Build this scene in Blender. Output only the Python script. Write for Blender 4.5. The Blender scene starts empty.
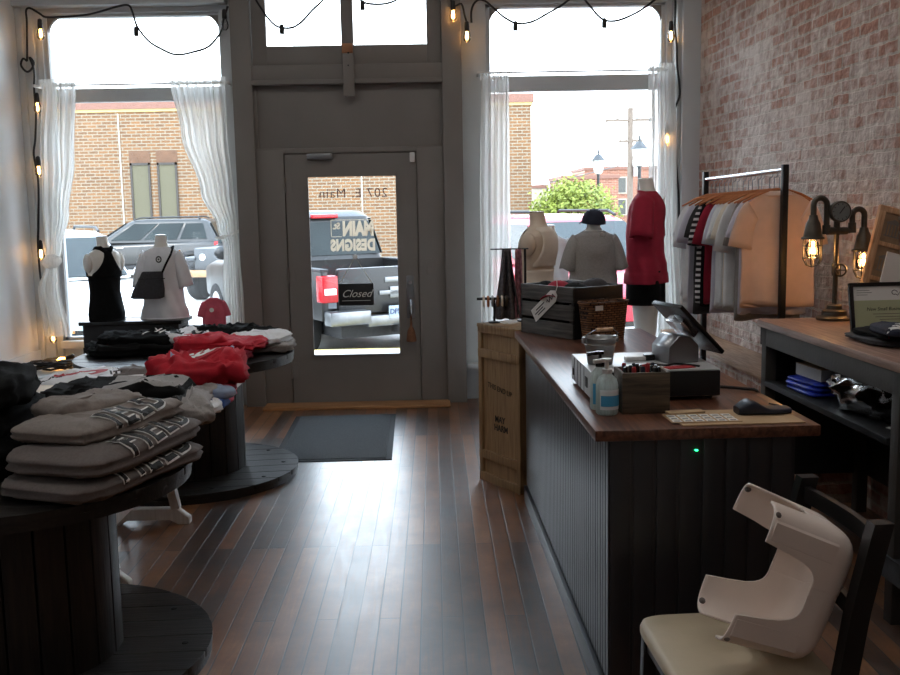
SKY, SUN, BULB, LAMP, FILL, EXPO = 6, 1.6, .06, .8, 10, 0.5
import bpy, bmesh, math, random
from mathutils import Vector, Matrix, noise
R = math.radians
PI = math.pi
rng = random.Random(7)
scene = bpy.context.scene
COL = scene.collection

# ------------------------------------------------------------------ materials
def lin(c):
    return tuple(((v / 255) / 12.92 if v / 255 <= .04045 else ((v / 255 + .055) / 1.055) ** 2.4) for v in c) + (1,)

def nt(name):
    m = bpy.data.materials.new(name)
    m.use_nodes = True
    t = m.node_tree
    return m, t, t.nodes['Principled BSDF'], t.nodes, t.links

def mat(name, rgb, rough=.6, metal=0, var=.12, vs=8, bump=0, bs=60, spec=.5, sheen=0, stretch=(1, 1, 1)):
    """plain surface: a noise that varies the colour a little, and an optional bump"""
    m, t, p, N, L = nt(name)
    tc = N.new('ShaderNodeTexCoord')
    mp = N.new('ShaderNodeMapping'); mp.inputs['Scale'].default_value = stretch
    L.new(tc.outputs['Object'], mp.inputs[0])
    n = N.new('ShaderNodeTexNoise'); n.inputs['Scale'].default_value = vs; n.inputs['Detail'].default_value = 5
    L.new(mp.outputs[0], n.inputs[0])
    cr = N.new('ShaderNodeValToRGB')
    c = lin(rgb)
    cr.color_ramp.elements[0].color = tuple(x * (1 - var) for x in c[:3]) + (1,)
    cr.color_ramp.elements[1].color = tuple(min(1, x * (1 + var)) for x in c[:3]) + (1,)
    cr.color_ramp.elements[0].position = .3; cr.color_ramp.elements[1].position = .7
    L.new(n.outputs[0], cr.inputs[0]); L.new(cr.outputs[0], p.inputs['Base Color'])
    p.inputs['Roughness'].default_value = rough
    p.inputs['Metallic'].default_value = metal
    p.inputs['Specular IOR Level'].default_value = spec
    if sheen: p.inputs['Sheen Weight'].default_value = sheen
    if bump:
        n2 = N.new('ShaderNodeTexNoise'); n2.inputs['Scale'].default_value = bs; n2.inputs['Detail'].default_value = 6
        L.new(mp.outputs[0], n2.inputs[0])
        b = N.new('ShaderNodeBump'); b.inputs['Strength'].default_value = bump; b.inputs['Distance'].default_value = .01
        L.new(n2.outputs[0], b.inputs['Height']); L.new(b.outputs[0], p.inputs['Normal'])
    return m

def wood(name, c1, c2, rough=.55, axis='X', scale=6, bump=.3):
    m, t, p, N, L = nt(name)
    tc = N.new('ShaderNodeTexCoord'); mp = N.new('ShaderNodeMapping')
    s = {'X': (1, 14, 14), 'Y': (14, 1, 14), 'Z': (14, 14, 1)}[axis]
    mp.inputs['Scale'].default_value = s
    L.new(tc.outputs['Object'], mp.inputs[0])
    n = N.new('ShaderNodeTexNoise'); n.inputs['Scale'].default_value = scale; n.inputs['Detail'].default_value = 8; n.inputs['Distortion'].default_value = .6
    L.new(mp.outputs[0], n.inputs[0])
    cr = N.new('ShaderNodeValToRGB'); cr.color_ramp.elements[0].color = lin(c1); cr.color_ramp.elements[1].color = lin(c2)
    cr.color_ramp.elements[0].position = .35; cr.color_ramp.elements[1].position = .68
    L.new(n.outputs[0], cr.inputs[0]); L.new(cr.outputs[0], p.inputs['Base Color'])
    p.inputs['Roughness'].default_value = rough
    b = N.new('ShaderNodeBump'); b.inputs['Strength'].default_value = bump; b.inputs['Distance'].default_value = .004
    L.new(n.outputs[0], b.inputs['Height']); L.new(b.outputs[0], p.inputs['Normal'])
    return m

def brickmat(name, swap, c1, c2, mortar, bw, rh, ms, rough=.85, white=0, bump=.6, wpos=(.5, .62), squash=1, msmooth=.2, wob=.012):
    """bricks laid in the plane given by two object axes"""
    m, t, p, N, L = nt(name)
    tc = N.new('ShaderNodeTexCoord'); sx = N.new('ShaderNodeSeparateXYZ'); cb = N.new('ShaderNodeCombineXYZ')
    L.new(tc.outputs['Object'], sx.inputs[0])
    L.new(sx.outputs[swap[0]], cb.inputs[0]); L.new(sx.outputs[swap[1]], cb.inputs[1])
    nz = N.new('ShaderNodeTexNoise'); nz.inputs['Scale'].default_value = 5; nz.inputs['Detail'].default_value = 4
    L.new(tc.outputs['Object'], nz.inputs[0])
    sc = N.new('ShaderNodeVectorMath'); sc.operation = 'SCALE'; sc.inputs['Scale'].default_value = wob * 2
    L.new(nz.outputs['Color'], sc.inputs[0])
    a0 = N.new('ShaderNodeVectorMath'); L.new(cb.outputs[0], a0.inputs[0]); L.new(sc.outputs[0], a0.inputs[1])
    nf = N.new('ShaderNodeTexNoise'); nf.inputs['Scale'].default_value = 26; nf.inputs['Detail'].default_value = 3; L.new(tc.outputs['Object'], nf.inputs[0])
    sf = N.new('ShaderNodeVectorMath'); sf.operation = 'SCALE'; sf.inputs['Scale'].default_value = wob * 1.3; L.new(nf.outputs['Color'], sf.inputs[0])
    ad = N.new('ShaderNodeVectorMath'); L.new(a0.outputs[0], ad.inputs[0]); L.new(sf.outputs[0], ad.inputs[1])
    br = N.new('ShaderNodeTexBrick')
    br.inputs['Color1'].default_value = lin(c1); br.inputs['Color2'].default_value = lin(c2); br.inputs['Mortar'].default_value = lin(mortar)
    br.inputs['Scale'].default_value = 1; br.inputs['Brick Width'].default_value = bw; br.inputs['Row Height'].default_value = rh
    br.inputs['Mortar Size'].default_value = ms; br.inputs['Mortar Smooth'].default_value = msmooth
    L.new(ad.outputs[0], br.inputs[0])
    out = br.outputs['Color']
    n3 = N.new('ShaderNodeTexNoise'); n3.inputs['Scale'].default_value = 22; n3.inputs['Detail'].default_value = 7
    L.new(tc.outputs['Object'], n3.inputs[0])
    mx = N.new('ShaderNodeMix'); mx.data_type = 'RGBA'; mx.blend_type = 'OVERLAY'; mx.inputs[0].default_value = .5
    L.new(out, mx.inputs[6]); L.new(n3.outputs[0], mx.inputs[7]); out = mx.outputs[2]
    if white:
        # lime residue left on the faces of single bricks: brick-sized cells chosen by a coarse noise
        b2 = N.new('ShaderNodeTexBrick'); b2.inputs['Color1'].default_value = (0, 0, 0, 1); b2.inputs['Color2'].default_value = (1, 1, 1, 1); b2.inputs['Mortar'].default_value = (.45, .45, .45, 1)
        for k, v in (('Scale', 1), ('Brick Width', bw), ('Row Height', rh), ('Mortar Size', ms)): b2.inputs[k].default_value = v
        L.new(ad.outputs[0], b2.inputs[0])
        n4 = N.new('ShaderNodeTexNoise'); n4.inputs['Scale'].default_value = .85; n4.inputs['Detail'].default_value = 3
        L.new(tc.outputs['Object'], n4.inputs[0])
        n5 = N.new('ShaderNodeTexNoise'); n5.inputs['Scale'].default_value = 12; n5.inputs['Detail'].default_value = 8
        L.new(tc.outputs['Object'], n5.inputs[0])
        a1 = N.new('ShaderNodeMath'); a1.operation = 'MULTIPLY'; a1.inputs[1].default_value = .24
        L.new(b2.outputs['Color'], a1.inputs[0])
        a2 = N.new('ShaderNodeMath'); a2.operation = 'ADD'; L.new(a1.outputs[0], a2.inputs[0]); L.new(n4.outputs[0], a2.inputs[1])
        a4 = N.new('ShaderNodeMath'); a4.operation = 'MULTIPLY_ADD'; a4.inputs[1].default_value = .75
        L.new(n5.outputs[0], a4.inputs[0]); L.new(a2.outputs[0], a4.inputs[2])
        cr = N.new('ShaderNodeValToRGB'); cr.color_ramp.elements[0].position = wpos[0]; cr.color_ramp.elements[1].position = wpos[1]
        a5 = N.new('ShaderNodeMath'); a5.operation = 'MULTIPLY'; a5.inputs[1].default_value = .6; L.new(a4.outputs[0], a5.inputs[0])
        L.new(a5.outputs[0], cr.inputs[0])
        a3 = N.new('ShaderNodeMath'); a3.operation = 'MULTIPLY'; a3.inputs[1].default_value = white
        L.new(cr.outputs[0], a3.inputs[0])
        m2 = N.new('ShaderNodeMix'); m2.data_type = 'RGBA'
        L.new(a3.outputs[0], m2.inputs[0]); L.new(out, m2.inputs[6]); m2.inputs[7].default_value = lin((226, 214, 206)); out = m2.outputs[2]
    L.new(out, p.inputs['Base Color'])
    p.inputs['Roughness'].default_value = rough
    hm = N.new('ShaderNodeMath'); hm.operation = 'MULTIPLY_ADD'; hm.inputs[1].default_value = -1
    L.new(br.outputs['Fac'], hm.inputs[0]); L.new(n3.outputs[0], hm.inputs[2])
    bp = N.new('ShaderNodeBump'); bp.inputs['Strength'].default_value = bump; bp.inputs['Distance'].default_value = .025
    L.new(hm.outputs[0], bp.inputs['Height']); L.new(bp.outputs[0], p.inputs['Normal'])
    return m

def glassmat(name, tint=(1, 1, 1), gl=.07, rough=.02):
    """a thin pane: mostly clear, mirror-like at grazing angles"""
    m, t, p, N, L = nt(name)
    N.remove(p)
    tr = N.new('ShaderNodeBsdfTransparent'); tr.inputs[0].default_value = tuple(tint) + (1,)
    g = N.new('ShaderNodeBsdfGlossy'); g.inputs['Roughness'].default_value = rough
    n = N.new('ShaderNodeTexNoise'); n.inputs['Scale'].default_value = 3
    fr = N.new('ShaderNodeFresnel'); fr.inputs[0].default_value = 1.35
    ad = N.new('ShaderNodeMath'); ad.operation = 'MULTIPLY_ADD'; ad.inputs[1].default_value = .02; L.new(n.outputs[0], ad.inputs[0]); L.new(fr.outputs[0], ad.inputs[2])
    ml = N.new('ShaderNodeMath'); ml.operation = 'MULTIPLY'; ml.inputs[1].default_value = gl / .05; ml.use_clamp = True; L.new(ad.outputs[0], ml.inputs[0])
    mx = N.new('ShaderNodeMixShader'); L.new(ml.outputs[0], mx.inputs[0]); L.new(tr.outputs[0], mx.inputs[1]); L.new(g.outputs[0], mx.inputs[2])
    L.new(mx.outputs[0], N['Material Output'].inputs[0])
    return m

def sheer(name, rgb, transp=.25):
    m, t, p, N, L = nt(name)
    N.remove(p)
    c = lin(rgb)
    tc = N.new('ShaderNodeTexCoord'); mp = N.new('ShaderNodeMapping'); mp.inputs['Scale'].default_value = (60, 60, 2); L.new(tc.outputs['Object'], mp.inputs[0])
    n = N.new('ShaderNodeTexNoise'); n.inputs['Scale'].default_value = 2; L.new(mp.outputs[0], n.inputs[0])
    d = N.new('ShaderNodeBsdfDiffuse'); d.inputs[0].default_value = c
    tl = N.new('ShaderNodeBsdfTranslucent'); tl.inputs[0].default_value = c
    tr = N.new('ShaderNodeBsdfTransparent')
    m1 = N.new('ShaderNodeMixShader'); m1.inputs[0].default_value = .7; L.new(d.outputs[0], m1.inputs[1]); L.new(tl.outputs[0], m1.inputs[2])
    f = N.new('ShaderNodeMath'); f.operation = 'MULTIPLY'; f.inputs[1].default_value = transp * 2; L.new(n.outputs[0], f.inputs[0])
    m2 = N.new('ShaderNodeMixShader'); L.new(f.outputs[0], m2.inputs[0]); L.new(m1.outputs[0], m2.inputs[1]); L.new(tr.outputs[0], m2.inputs[2])
    L.new(m2.outputs[0], N['Material Output'].inputs[0])
    return m

def emit(name, rgb, s):
    m, t, p, N, L = nt(name)
    p.inputs['Base Color'].default_value = lin(rgb)
    p.inputs['Emission Color'].default_value = lin(rgb)
    p.inputs['Emission Strength'].default_value = s
    return m

def stripemat(name, ca, cb, period, axis='Z', duty=.5):
    m, t, p, N, L = nt(name)
    tc = N.new('ShaderNodeTexCoord'); sx = N.new('ShaderNodeSeparateXYZ'); L.new(tc.outputs['Object'], sx.inputs[0])
    a = N.new('ShaderNodeMath'); a.operation = 'DIVIDE'; a.inputs[1].default_value = period; L.new(sx.outputs[axis], a.inputs[0])
    f = N.new('ShaderNodeMath'); f.operation = 'FRACT'; L.new(a.outputs[0], f.inputs[0])
    g = N.new('ShaderNodeMath'); g.operation = 'GREATER_THAN'; g.inputs[1].default_value = duty; L.new(f.outputs[0], g.inputs[0])
    mx = N.new('ShaderNodeMix'); mx.data_type = 'RGBA'; L.new(g.outputs[0], mx.inputs[0]); mx.inputs[6].default_value = lin(ca); mx.inputs[7].default_value = lin(cb)
    L.new(mx.outputs[2], p.inputs['Base Color']); p.inputs['Roughness'].default_value = .85
    return m

def floormat():
    m, t, p, N, L = nt('old_floorboards')
    tc = N.new('ShaderNodeTexCoord'); sx = N.new('ShaderNodeSeparateXYZ'); cb = N.new('ShaderNodeCombineXYZ')
    L.new(tc.outputs['Object'], sx.inputs[0]); L.new(sx.outputs['Y'], cb.inputs[0]); L.new(sx.outputs['X'], cb.inputs[1])
    br = N.new('ShaderNodeTexBrick'); br.offset = .37; br.offset_frequency = 3
    br.inputs['Color1'].default_value = (0, 0, 0, 1); br.inputs['Color2'].default_value = (1, 1, 1, 1); br.inputs['Mortar'].default_value = (.5, .5, .5, 1)
    br.inputs['Scale'].default_value = 1; br.inputs['Brick Width'].default_value = 2.3; br.inputs['Row Height'].default_value = .082
    br.inputs['Mortar Size'].default_value = .003; br.inputs['Mortar Smooth'].default_value = .1
    L.new(cb.outputs[0], br.inputs[0])
    mp = N.new('ShaderNodeMapping'); mp.inputs['Scale'].default_value = (22, 1.6, 1); L.new(tc.outputs['Object'], mp.inputs[0])
    g = N.new('ShaderNodeTexNoise'); g.inputs['Scale'].default_value = 3; g.inputs['Detail'].default_value = 9; g.inputs['Distortion'].default_value = .8
    L.new(mp.outputs[0], g.inputs[0])
    st = N.new('ShaderNodeTexNoise'); st.inputs['Scale'].default_value = 3.2; st.inputs['Detail'].default_value = 7; st.inputs['Roughness'].default_value = .65
    L.new(tc.outputs['Object'], st.inputs[0])
    a = N.new('ShaderNodeMath'); a.operation = 'MULTIPLY_ADD'; a.inputs[1].default_value = .5; L.new(br.outputs['Color'], a.inputs[0])
    b = N.new('ShaderNodeMath'); b.operation = 'MULTIPLY_ADD'; b.inputs[1].default_value = .5; L.new(g.outputs[0], b.inputs[0]); L.new(b.outputs[0], a.inputs[2])
    s2 = N.new('ShaderNodeMath'); s2.operation = 'MULTIPLY_ADD'; s2.inputs[1].default_value = .95; s2.inputs[2].default_value = -.52; L.new(st.outputs[0], s2.inputs[0]); L.new(s2.outputs[0], b.inputs[2])
    cr = N.new('ShaderNodeValToRGB'); e = cr.color_ramp.elements
    e[0].position = .1; e[0].color = lin((30, 20, 15)); e[1].position = .82; e[1].color = lin((172, 122, 82))
    for pos, c in ((.3, (84, 54, 34)), (.45, (116, 74, 44)), (.62, (140, 92, 56))):
        k = e.new(pos); k.color = lin(c)
    L.new(a.outputs[0], cr.inputs[0])
    mx = N.new('ShaderNodeMix'); mx.data_type = 'RGBA'; L.new(br.outputs['Fac'], mx.inputs[0]); L.new(cr.outputs[0], mx.inputs[6]); mx.inputs[7].default_value = lin((16, 11, 9))
    L.new(mx.outputs[2], p.inputs['Base Color'])
    rr = N.new('ShaderNodeMapRange'); rr.inputs['From Min'].default_value = .35; rr.inputs['From Max'].default_value = .65; rr.inputs['To Min'].default_value = .3; rr.inputs['To Max'].default_value = .44
    L.new(g.outputs[0], rr.inputs[0]); L.new(rr.outputs[0], p.inputs['Roughness'])
    p.inputs['Specular IOR Level'].default_value = .6; p.inputs['Coat Weight'].default_value = 1; p.inputs['Coat Roughness'].default_value = .34; p.inputs['Coat IOR'].default_value = 1.62
    h = N.new('ShaderNodeMath'); h.operation = 'MULTIPLY_ADD'; h.inputs[1].default_value = -1.6; L.new(br.outputs['Fac'], h.inputs[0])
    h2 = N.new('ShaderNodeMath'); h2.operation = 'MULTIPLY_ADD'; h2.inputs[1].default_value = .12; L.new(g.outputs[0], h2.inputs[0]); 
    h3 = N.new('ShaderNodeMath'); h3.operation = 'MULTIPLY'; h3.inputs[1].default_value = .12; L.new(br.outputs['Color'], h3.inputs[0])
    L.new(h3.outputs[0], h2.inputs[2]); L.new(h2.outputs[0], h.inputs[2])
    bp = N.new('ShaderNodeBump'); bp.inputs['Strength'].default_value = .4; bp.inputs['Distance'].default_value = .0035
    L.new(h.outputs[0], bp.inputs['Height']); L.new(bp.outputs[0], p.inputs['Normal']); L.new(bp.outputs[0], p.inputs['Coat Normal'])
    return m

M = {}
def mk(key, *a, **k): M[key] = mat(key, *a, **k); return M[key]

# ------------------------------------------------------------------ mesh building
def V(*a): return Vector(a)
def spow(c, e): return math.copysign(abs(c) ** e, c)

class B:
    """collects shapes for ONE mesh object"""
    def __init__(s): s.bm = bmesh.new()
    def _add(s, vs, fs, smooth=False):
        v = [s.bm.verts.new(p) for p in vs]
        out = []
        for f in fs:
            try:
                q = s.bm.faces.new([v[i] for i in f]); q.smooth = smooth; out.append(q)
            except ValueError: pass
        return v, out
    def box(s, x0, x1, y0, y1, z0, z1, b=0, mx=None):
        vs = [V(x, y, z) for z in (z0, z1) for y in (y0, y1) for x in (x0, x1)]
        if mx is not None: vs = [mx @ q for q in vs]
        v, f = s._add(vs, [(0, 2, 3, 1), (4, 5, 7, 6), (0, 1, 5, 4), (2, 6, 7, 3), (0, 4, 6, 2), (1, 3, 7, 5)])
        if b:
            es = list({e for q in f for e in q.edges})
            bmesh.ops.bevel(s.bm, geom=es, offset=b, segments=2, affect='EDGES', profile=.6)
        return s
    def bar(s, p, q, w, h=None, b=0, up=V(0, 0, 1)):
        """a square bar from p to q"""
        h = h or w; p = V(*p); q = V(*q); d = (q - p); l = d.length; d.normalize()
        if abs(d.dot(up)) > .98: up = V(0, 1, 0)
        x = d.cross(up).normalized(); z = x.cross(d)
        mx = Matrix((x, d, z)).transposed().to_4x4(); mx.translation = p
        return s.box(-w / 2, w / 2, 0, l, -h / 2, h / 2, b, mx)
    def loft(s, rings, cap=True, closed=True, smooth=True):
        n = len(rings[0]); vs = [V(*p) for r in rings for p in r]; fs = []
        for i in range(len(rings) - 1):
            for j in range(n if closed else n - 1):
                k = (j + 1) % n
                fs.append((i * n + j, i * n + k, (i + 1) * n + k, (i + 1) * n + j))
        v, f = s._add(vs, fs, smooth)
        if cap:
            for r in (range(n - 1, -1, -1), range((len(rings) - 1) * n, len(rings) * n)):
                try: q = s.bm.faces.new([v[i] for i in r]); q.smooth = False
                except ValueError: pass
        return s
    def tube(s, pts, r, n=8, cap=True, closed=False):
        pts = [V(*p) for p in pts]; rings = []; m = len(pts)
        rr = r if isinstance(r, (list, tuple)) else [r] * m
        d0 = (pts[1] - pts[0]).normalized(); u = d0.orthogonal().normalized()
        for i, p in enumerate(pts):
            if closed: d = (pts[(i + 1) % m] - pts[i - 1]).normalized()
            else: d = ((pts[min(i + 1, m - 1)] - pts[max(i - 1, 0)])).normalized()
            u = (u - d * u.dot(d)); u = u.normalized() if u.length > 1e-6 else d.orthogonal().normalized()
            w = d.cross(u)
            rings.append([p + (u * math.cos(2 * PI * k / n) + w * math.sin(2 * PI * k / n)) * rr[i] for k in range(n)])
        if closed: rings.append(rings[0])
        return s.loft(rings, cap and not closed)
    def lathe(s, prof, c=(0, 0, 0), n=24, mx=None, smooth=True):
        """profile (r,z) spun about z"""
        rings = [[V(c[0] + r * math.cos(2 * PI * k / n), c[1] + r * math.sin(2 * PI * k / n), c[2] + z) for k in range(n)] for r, z in prof]
        if mx is not None: rings = [[mx @ p for p in r] for r in rings]
        return s.loft(rings, True, True, smooth)
    def cyl(s, c, r, h, n=24, mx=None): return s.lathe([(r, 0), (r, h)], c, n, mx)
    def ball(s, c, r, n=12, sq=(1, 1, 1)):
        rings = []
        for i in range(1, n):
            a = -PI / 2 + PI * i / n
            rings.append([V(c[0] + sq[0] * r * math.cos(a) * math.cos(2 * PI * k / (2 * n)), c[1] + sq[1] * r * math.cos(a) * math.sin(2 * PI * k / (2 * n)), c[2] + sq[2] * r * math.sin(a)) for k in range(2 * n)])
        return s.loft(rings)
    def poly(s, pts, a, thick, mx=None, b=0):
        """polygon in the plane (axis a is the normal) given thickness"""
        def p3(u, v, w): return {'x': V(w, u, v), 'y': V(u, w, v), 'z': V(u, v, w)}[a]
        n = len(pts); vs = [p3(u, v, w) for w in (0, thick) for u, v in pts]
        if mx is not None: vs = [mx @ q for q in vs]
        fs = [tuple(range(n)), tuple(range(2 * n - 1, n - 1, -1))] + [(i, i + n, (i + 1) % n + n, (i + 1) % n) for i in range(n)]
        v, f = s._add(vs, fs)
        if b: bmesh.ops.bevel(s.bm, geom=list({e for q in f for e in q.edges}), offset=b, segments=1, affect='EDGES')
        return s
    def grid(s, fn, nu, nv, smooth=True):
        vs = [fn(i / nu, j / nv) for j in range(nv + 1) for i in range(nu + 1)]
        fs = [(j * (nu + 1) + i, j * (nu + 1) + i + 1, (j + 1) * (nu + 1) + i + 1, (j + 1) * (nu + 1) + i) for j in range(nv) for i in range(nu)]
        s._add(vs, fs, smooth)
        return s
    def ob(s, name, m, parent=None, sharp=40, solid=0, sub=0, fix=True, shadow=True):
        if fix: bmesh.ops.recalc_face_normals(s.bm, faces=s.bm.faces)
        me = bpy.data.meshes.new(name); s.bm.to_mesh(me); s.bm.free()
        me.materials.append(M[m] if isinstance(m, str) else m)
        if sharp:
            for f in me.polygons: f.use_smooth = True
            me.set_sharp_from_angle(angle=R(sharp))
        o = bpy.data.objects.new(name, me); COL.objects.link(o)
        if parent is not None: o.parent = parent
        if solid:
            k = o.modifiers.new('thickness', 'SOLIDIFY'); k.thickness = solid; k.offset = 0
        if sub:
            k = o.modifiers.new('smooth', 'SUBSURF'); k.levels = sub; k.render_levels = sub
        return o

def thing(name, label, cat, loc=(0, 0, 0), rz=0, group=None, rot=None):
    o = bpy.data.objects.new(name, None); COL.objects.link(o); o.empty_display_size = .1
    o.location = loc; o.rotation_euler = rot if rot else (0, 0, rz)
    return tag(o, label, cat, group)
def tag(o, label, cat, group=None, loc=None, rz=0, rot=None):
    o['label'] = label; o['category'] = cat
    if group: o['group'] = group
    if loc is not None: o.location = loc; o.rotation_euler = rot if rot else (0, 0, rz)
    return o
def struct(o): o['kind'] = 'structure'; return o
def copy_tree(o, parent=None):
    c = o.copy(); COL.objects.link(c)
    if parent is not None: c.parent = parent
    for ch in list(o.children): copy_tree(ch, c)
    return c

def textmesh(s, size=.1, depth=.001, align='CENTER', shear=0, space=1, bold=0, sub=0):
    cu = bpy.data.curves.new('t', 'FONT'); cu.body = s; cu.size = size; cu.extrude = depth; cu.align_x = align; cu.align_y = 'CENTER'; cu.shear = shear; cu.space_character = space; cu.offset = bold
    o = bpy.data.objects.new('t', cu); COL.objects.link(o); bpy.context.view_layer.update()
    me = bpy.data.meshes.new_from_object(o.evaluated_get(bpy.context.evaluated_depsgraph_get()))
    bpy.data.objects.remove(o); bpy.data.curves.remove(cu)
    if sub:
        bm = bmesh.new(); bm.from_mesh(me); bmesh.ops.triangulate(bm, faces=bm.faces)
        for _ in range(6):
            lg = [e for e in bm.edges if e.calc_length() > sub]
            if not lg: break
            bmesh.ops.subdivide_edges(bm, edges=lg, cuts=1); bmesh.ops.triangulate(bm, faces=[f for f in bm.faces if len(f.verts) > 3])
        bm.to_mesh(me); bm.free()
    return me
def lettering(name, s, m, parent, mx, size=.1, fn=None, **k):
    me = textmesh(s, size, **k); me.materials.clear(); me.materials.append(M[m])
    if fn:
        for v in me.vertices: v.co = fn(v.co)
    o = bpy.data.objects.new(name, me); COL.objects.link(o); o.parent = parent; o.matrix_local = mx
    return o
def arc(c, r, a0, a1, n=8, plane='xz', y=0):
    out = []
    for i in range(n + 1):
        a = a0 + (a1 - a0) * i / n; u, v = c[0] + r * math.cos(a), c[1] + r * math.sin(a)
        out.append({'xz': (u, y, v), 'xy': (u, v, y), 'yz': (y, u, v)}[plane])
    return out
def bez(a, b, c, n=10):
    a, b, c = V(*a), V(*b), V(*c)
    return [a * (1 - t) ** 2 + b * 2 * t * (1 - t) + c * t * t for t in [i / n for i in range(n + 1)]]
def catenary(p, q, sag, n=12):
    p, q = V(*p), V(*q)
    return [p.lerp(q, t) - V(0, 0, sag * 4 * t * (1 - t)) for t in [i / n for i in range(n + 1)]]
def spline(pts, n=5):
    """Catmull-Rom through the points"""
    P = [V(*p) for p in pts]; P = [P[0] * 2 - P[1]] + P + [P[-1] * 2 - P[-2]]; out = []
    for i in range(1, len(P) - 2):
        a, b, c, d = P[i - 1:i + 3]
        for k in range(n):
            t = k / n
            out.append(.5 * ((2 * b) + (c - a) * t + (2 * a - 5 * b + 4 * c - d) * t * t + (3 * b - a - 3 * c + d) * t ** 3))
    return out + [P[-2]]
def nz(p, s, seed=0): return noise.noise(V(p[0] * s + seed * 7.31, p[1] * s - seed * 3.17, p[2] * s + seed * 1.7))

# ------------------------------------------------------------------ palette
mk('white_paint', (222, 228, 233), .5, var=.03, vs=2)
mk('grey_frame_lit', (196, 199, 200), .5, var=.05, vs=3, bump=.05, bs=30)  # shop front paint, daylight on the window frames put into the colour
mk('taupe_shaded', (124, 118, 113), .55, var=.06, vs=3, bump=.08, bs=25)  # darker copy of the frame paint: the doorway's backlit shade is in the colour
mk('ceiling_paint', (190, 188, 182), .8, var=.04)
mk('black_cord', (14, 14, 16), .5)
mk('socket', (22, 20, 19), .45)
M['bulb_glow'] = emit('bulb_glow', (255, 176, 84), 14)
M['filament'] = emit('filament', (255, 190, 110), 30)
M['clear'] = glassmat('clear', (1, 1, 1), .05)
M['bulb_glass'] = glassmat('bulb_glass', (1, .95, .85), .08)
M['bulb_clear'] = glassmat('bulb_clear', (.97, .96, .95), .1)
M['curtain'] = sheer('curtain', (244, 243, 240), .2)
mk('chrome', (205, 205, 208), .18, 1, var=.03)
mk('steel', (150, 152, 155), .32, 1, var=.06)
mk('black_metal', (20, 20, 22), .4, .3, var=.1)
mk('pewter', (92, 86, 78), .38, .85, var=.15, vs=30)
mk('black_paint', (22, 22, 24), .55, var=.12, vs=6, bump=.1)
mk('black_gloss', (12, 12, 14), .25)
mk('white_plastic', (222, 220, 218), .38, var=.03)
mk('black_cloth', (12, 12, 13), .95, var=.3, vs=25, bump=.25, bs=400, spec=.2)
mk('navy_cloth', (32, 36, 52), .9, var=.2, vs=25, bump=.25, bs=400)
mk('charcoal_cloth', (58, 57, 60), .9, var=.2, vs=60, bump=.25, bs=400)
mk('grey_cloth', (150, 145, 142), .92, var=.1, vs=90, bump=.2, bs=500)
mk('heather_cloth', (108, 100, 97), .92, var=.12, vs=120, bump=.2, bs=500)
mk('taupe_cloth', (132, 122, 116), .92, var=.1, vs=90, bump=.2, bs=500)
mk('white_cloth', (228, 228, 230), .9, var=.04, vs=20, bump=.15, bs=400)
mk('cream_cloth', (226, 214, 198), .9, var=.04, vs=20, bump=.15, bs=400)
mk('lavender_cloth', (214, 210, 224), .9, var=.04, vs=20, bump=.15, bs=400)
mk('peach_cloth', (226, 196, 180), .9, var=.04, vs=20, bump=.15, bs=400)
mk('red_cloth', (186, 24, 44), .85, var=.14, vs=25, bump=.2, bs=400)
mk('crimson_cloth', (158, 26, 52), .85, var=.1, vs=25, bump=.2, bs=400)
mk('pink_cloth', (206, 92, 112), .85, var=.1, vs=25, bump=.2, bs=400)
mk('blue_cloth', (52, 92, 160), .85, var=.1, vs=25, bump=.2, bs=400)
mk('paleblue_cloth', (140, 156, 182), .85, var=.1, vs=25, bump=.2, bs=400)
mk('ochre_cloth', (200, 150, 70), .85, var=.1, vs=25, bump=.2, bs=400)
mk('print_black', (20, 19, 20), .7, var=.15, vs=60)
mk('print_white', (226, 224, 220), .7, var=.04)
mk('print_red', (170, 40, 46), .7, var=.06)
mk('mannequin_skin', (214, 196, 176), .55, var=.04, vs=5)
mk('mannequin_white', (226, 222, 214), .5, var=.03, vs=5)
M['striped_cloth'] = stripemat('striped_cloth', (34, 34, 36), (222, 222, 224), .034, 'Z', .55)
M['spool_wood'] = wood('spool_wood', (16, 14, 13), (38, 34, 31), .42, 'X', 5, .5)
M['stave_wood'] = wood('stave_wood', (22, 17, 15), (44, 34, 28), .5, 'Z', 5, .4)
M['white_wood'] = wood('white_wood', (206, 200, 192), (226, 222, 216), .5, 'Z', 4, .1)
M['counter_wood'] = wood('counter_wood', (70, 42, 31), (122, 80, 60), .3, 'Y', 4, .15)
M['work_wood'] = wood('work_wood', (120, 92, 80), (164, 132, 116), .4, 'Y', 4, .2)
M['crate_pine'] = wood('crate_pine', (134, 106, 74), (168, 138, 100), .6, 'Z', 5, .25)
M['crate_grey'] = wood('crate_grey', (58, 56, 54), (98, 94, 90), .6, 'X', 5, .4)
M['pen_wood'] = wood('pen_wood', (62, 52, 42), (106, 92, 74), .6, 'X', 5, .35)
M['hanger_wood'] = wood('hanger_wood', (160, 90, 52), (200, 128, 78), .4, 'X', 5, .1)
M['frame_wood'] = wood('frame_wood', (188, 140, 100), (224, 184, 146), .6, 'Z', 6, .3)
M['ledge_wood'] = wood('ledge_wood', (150, 118, 92), (190, 158, 130), .55, 'Y', 5, .25)
M['threshold_wood'] = wood('threshold_wood', (150, 104, 66), (186, 140, 96), .5, 'X', 5, .2)
mk('beadboard', (32, 34, 40), .33, var=.08, vs=4, spec=.8)
mk('mat_carpet', (92, 97, 101), .95, var=.35, vs=160, bump=.8, bs=300)
mk('mat_rubber', (30, 31, 33), .7)
M['wicker'] = brickmat('wicker', 'XZ', (150, 102, 64), (112, 74, 46), (44, 28, 18), .03, .0115, .0022, bump=1.0, wob=.0012)
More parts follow.
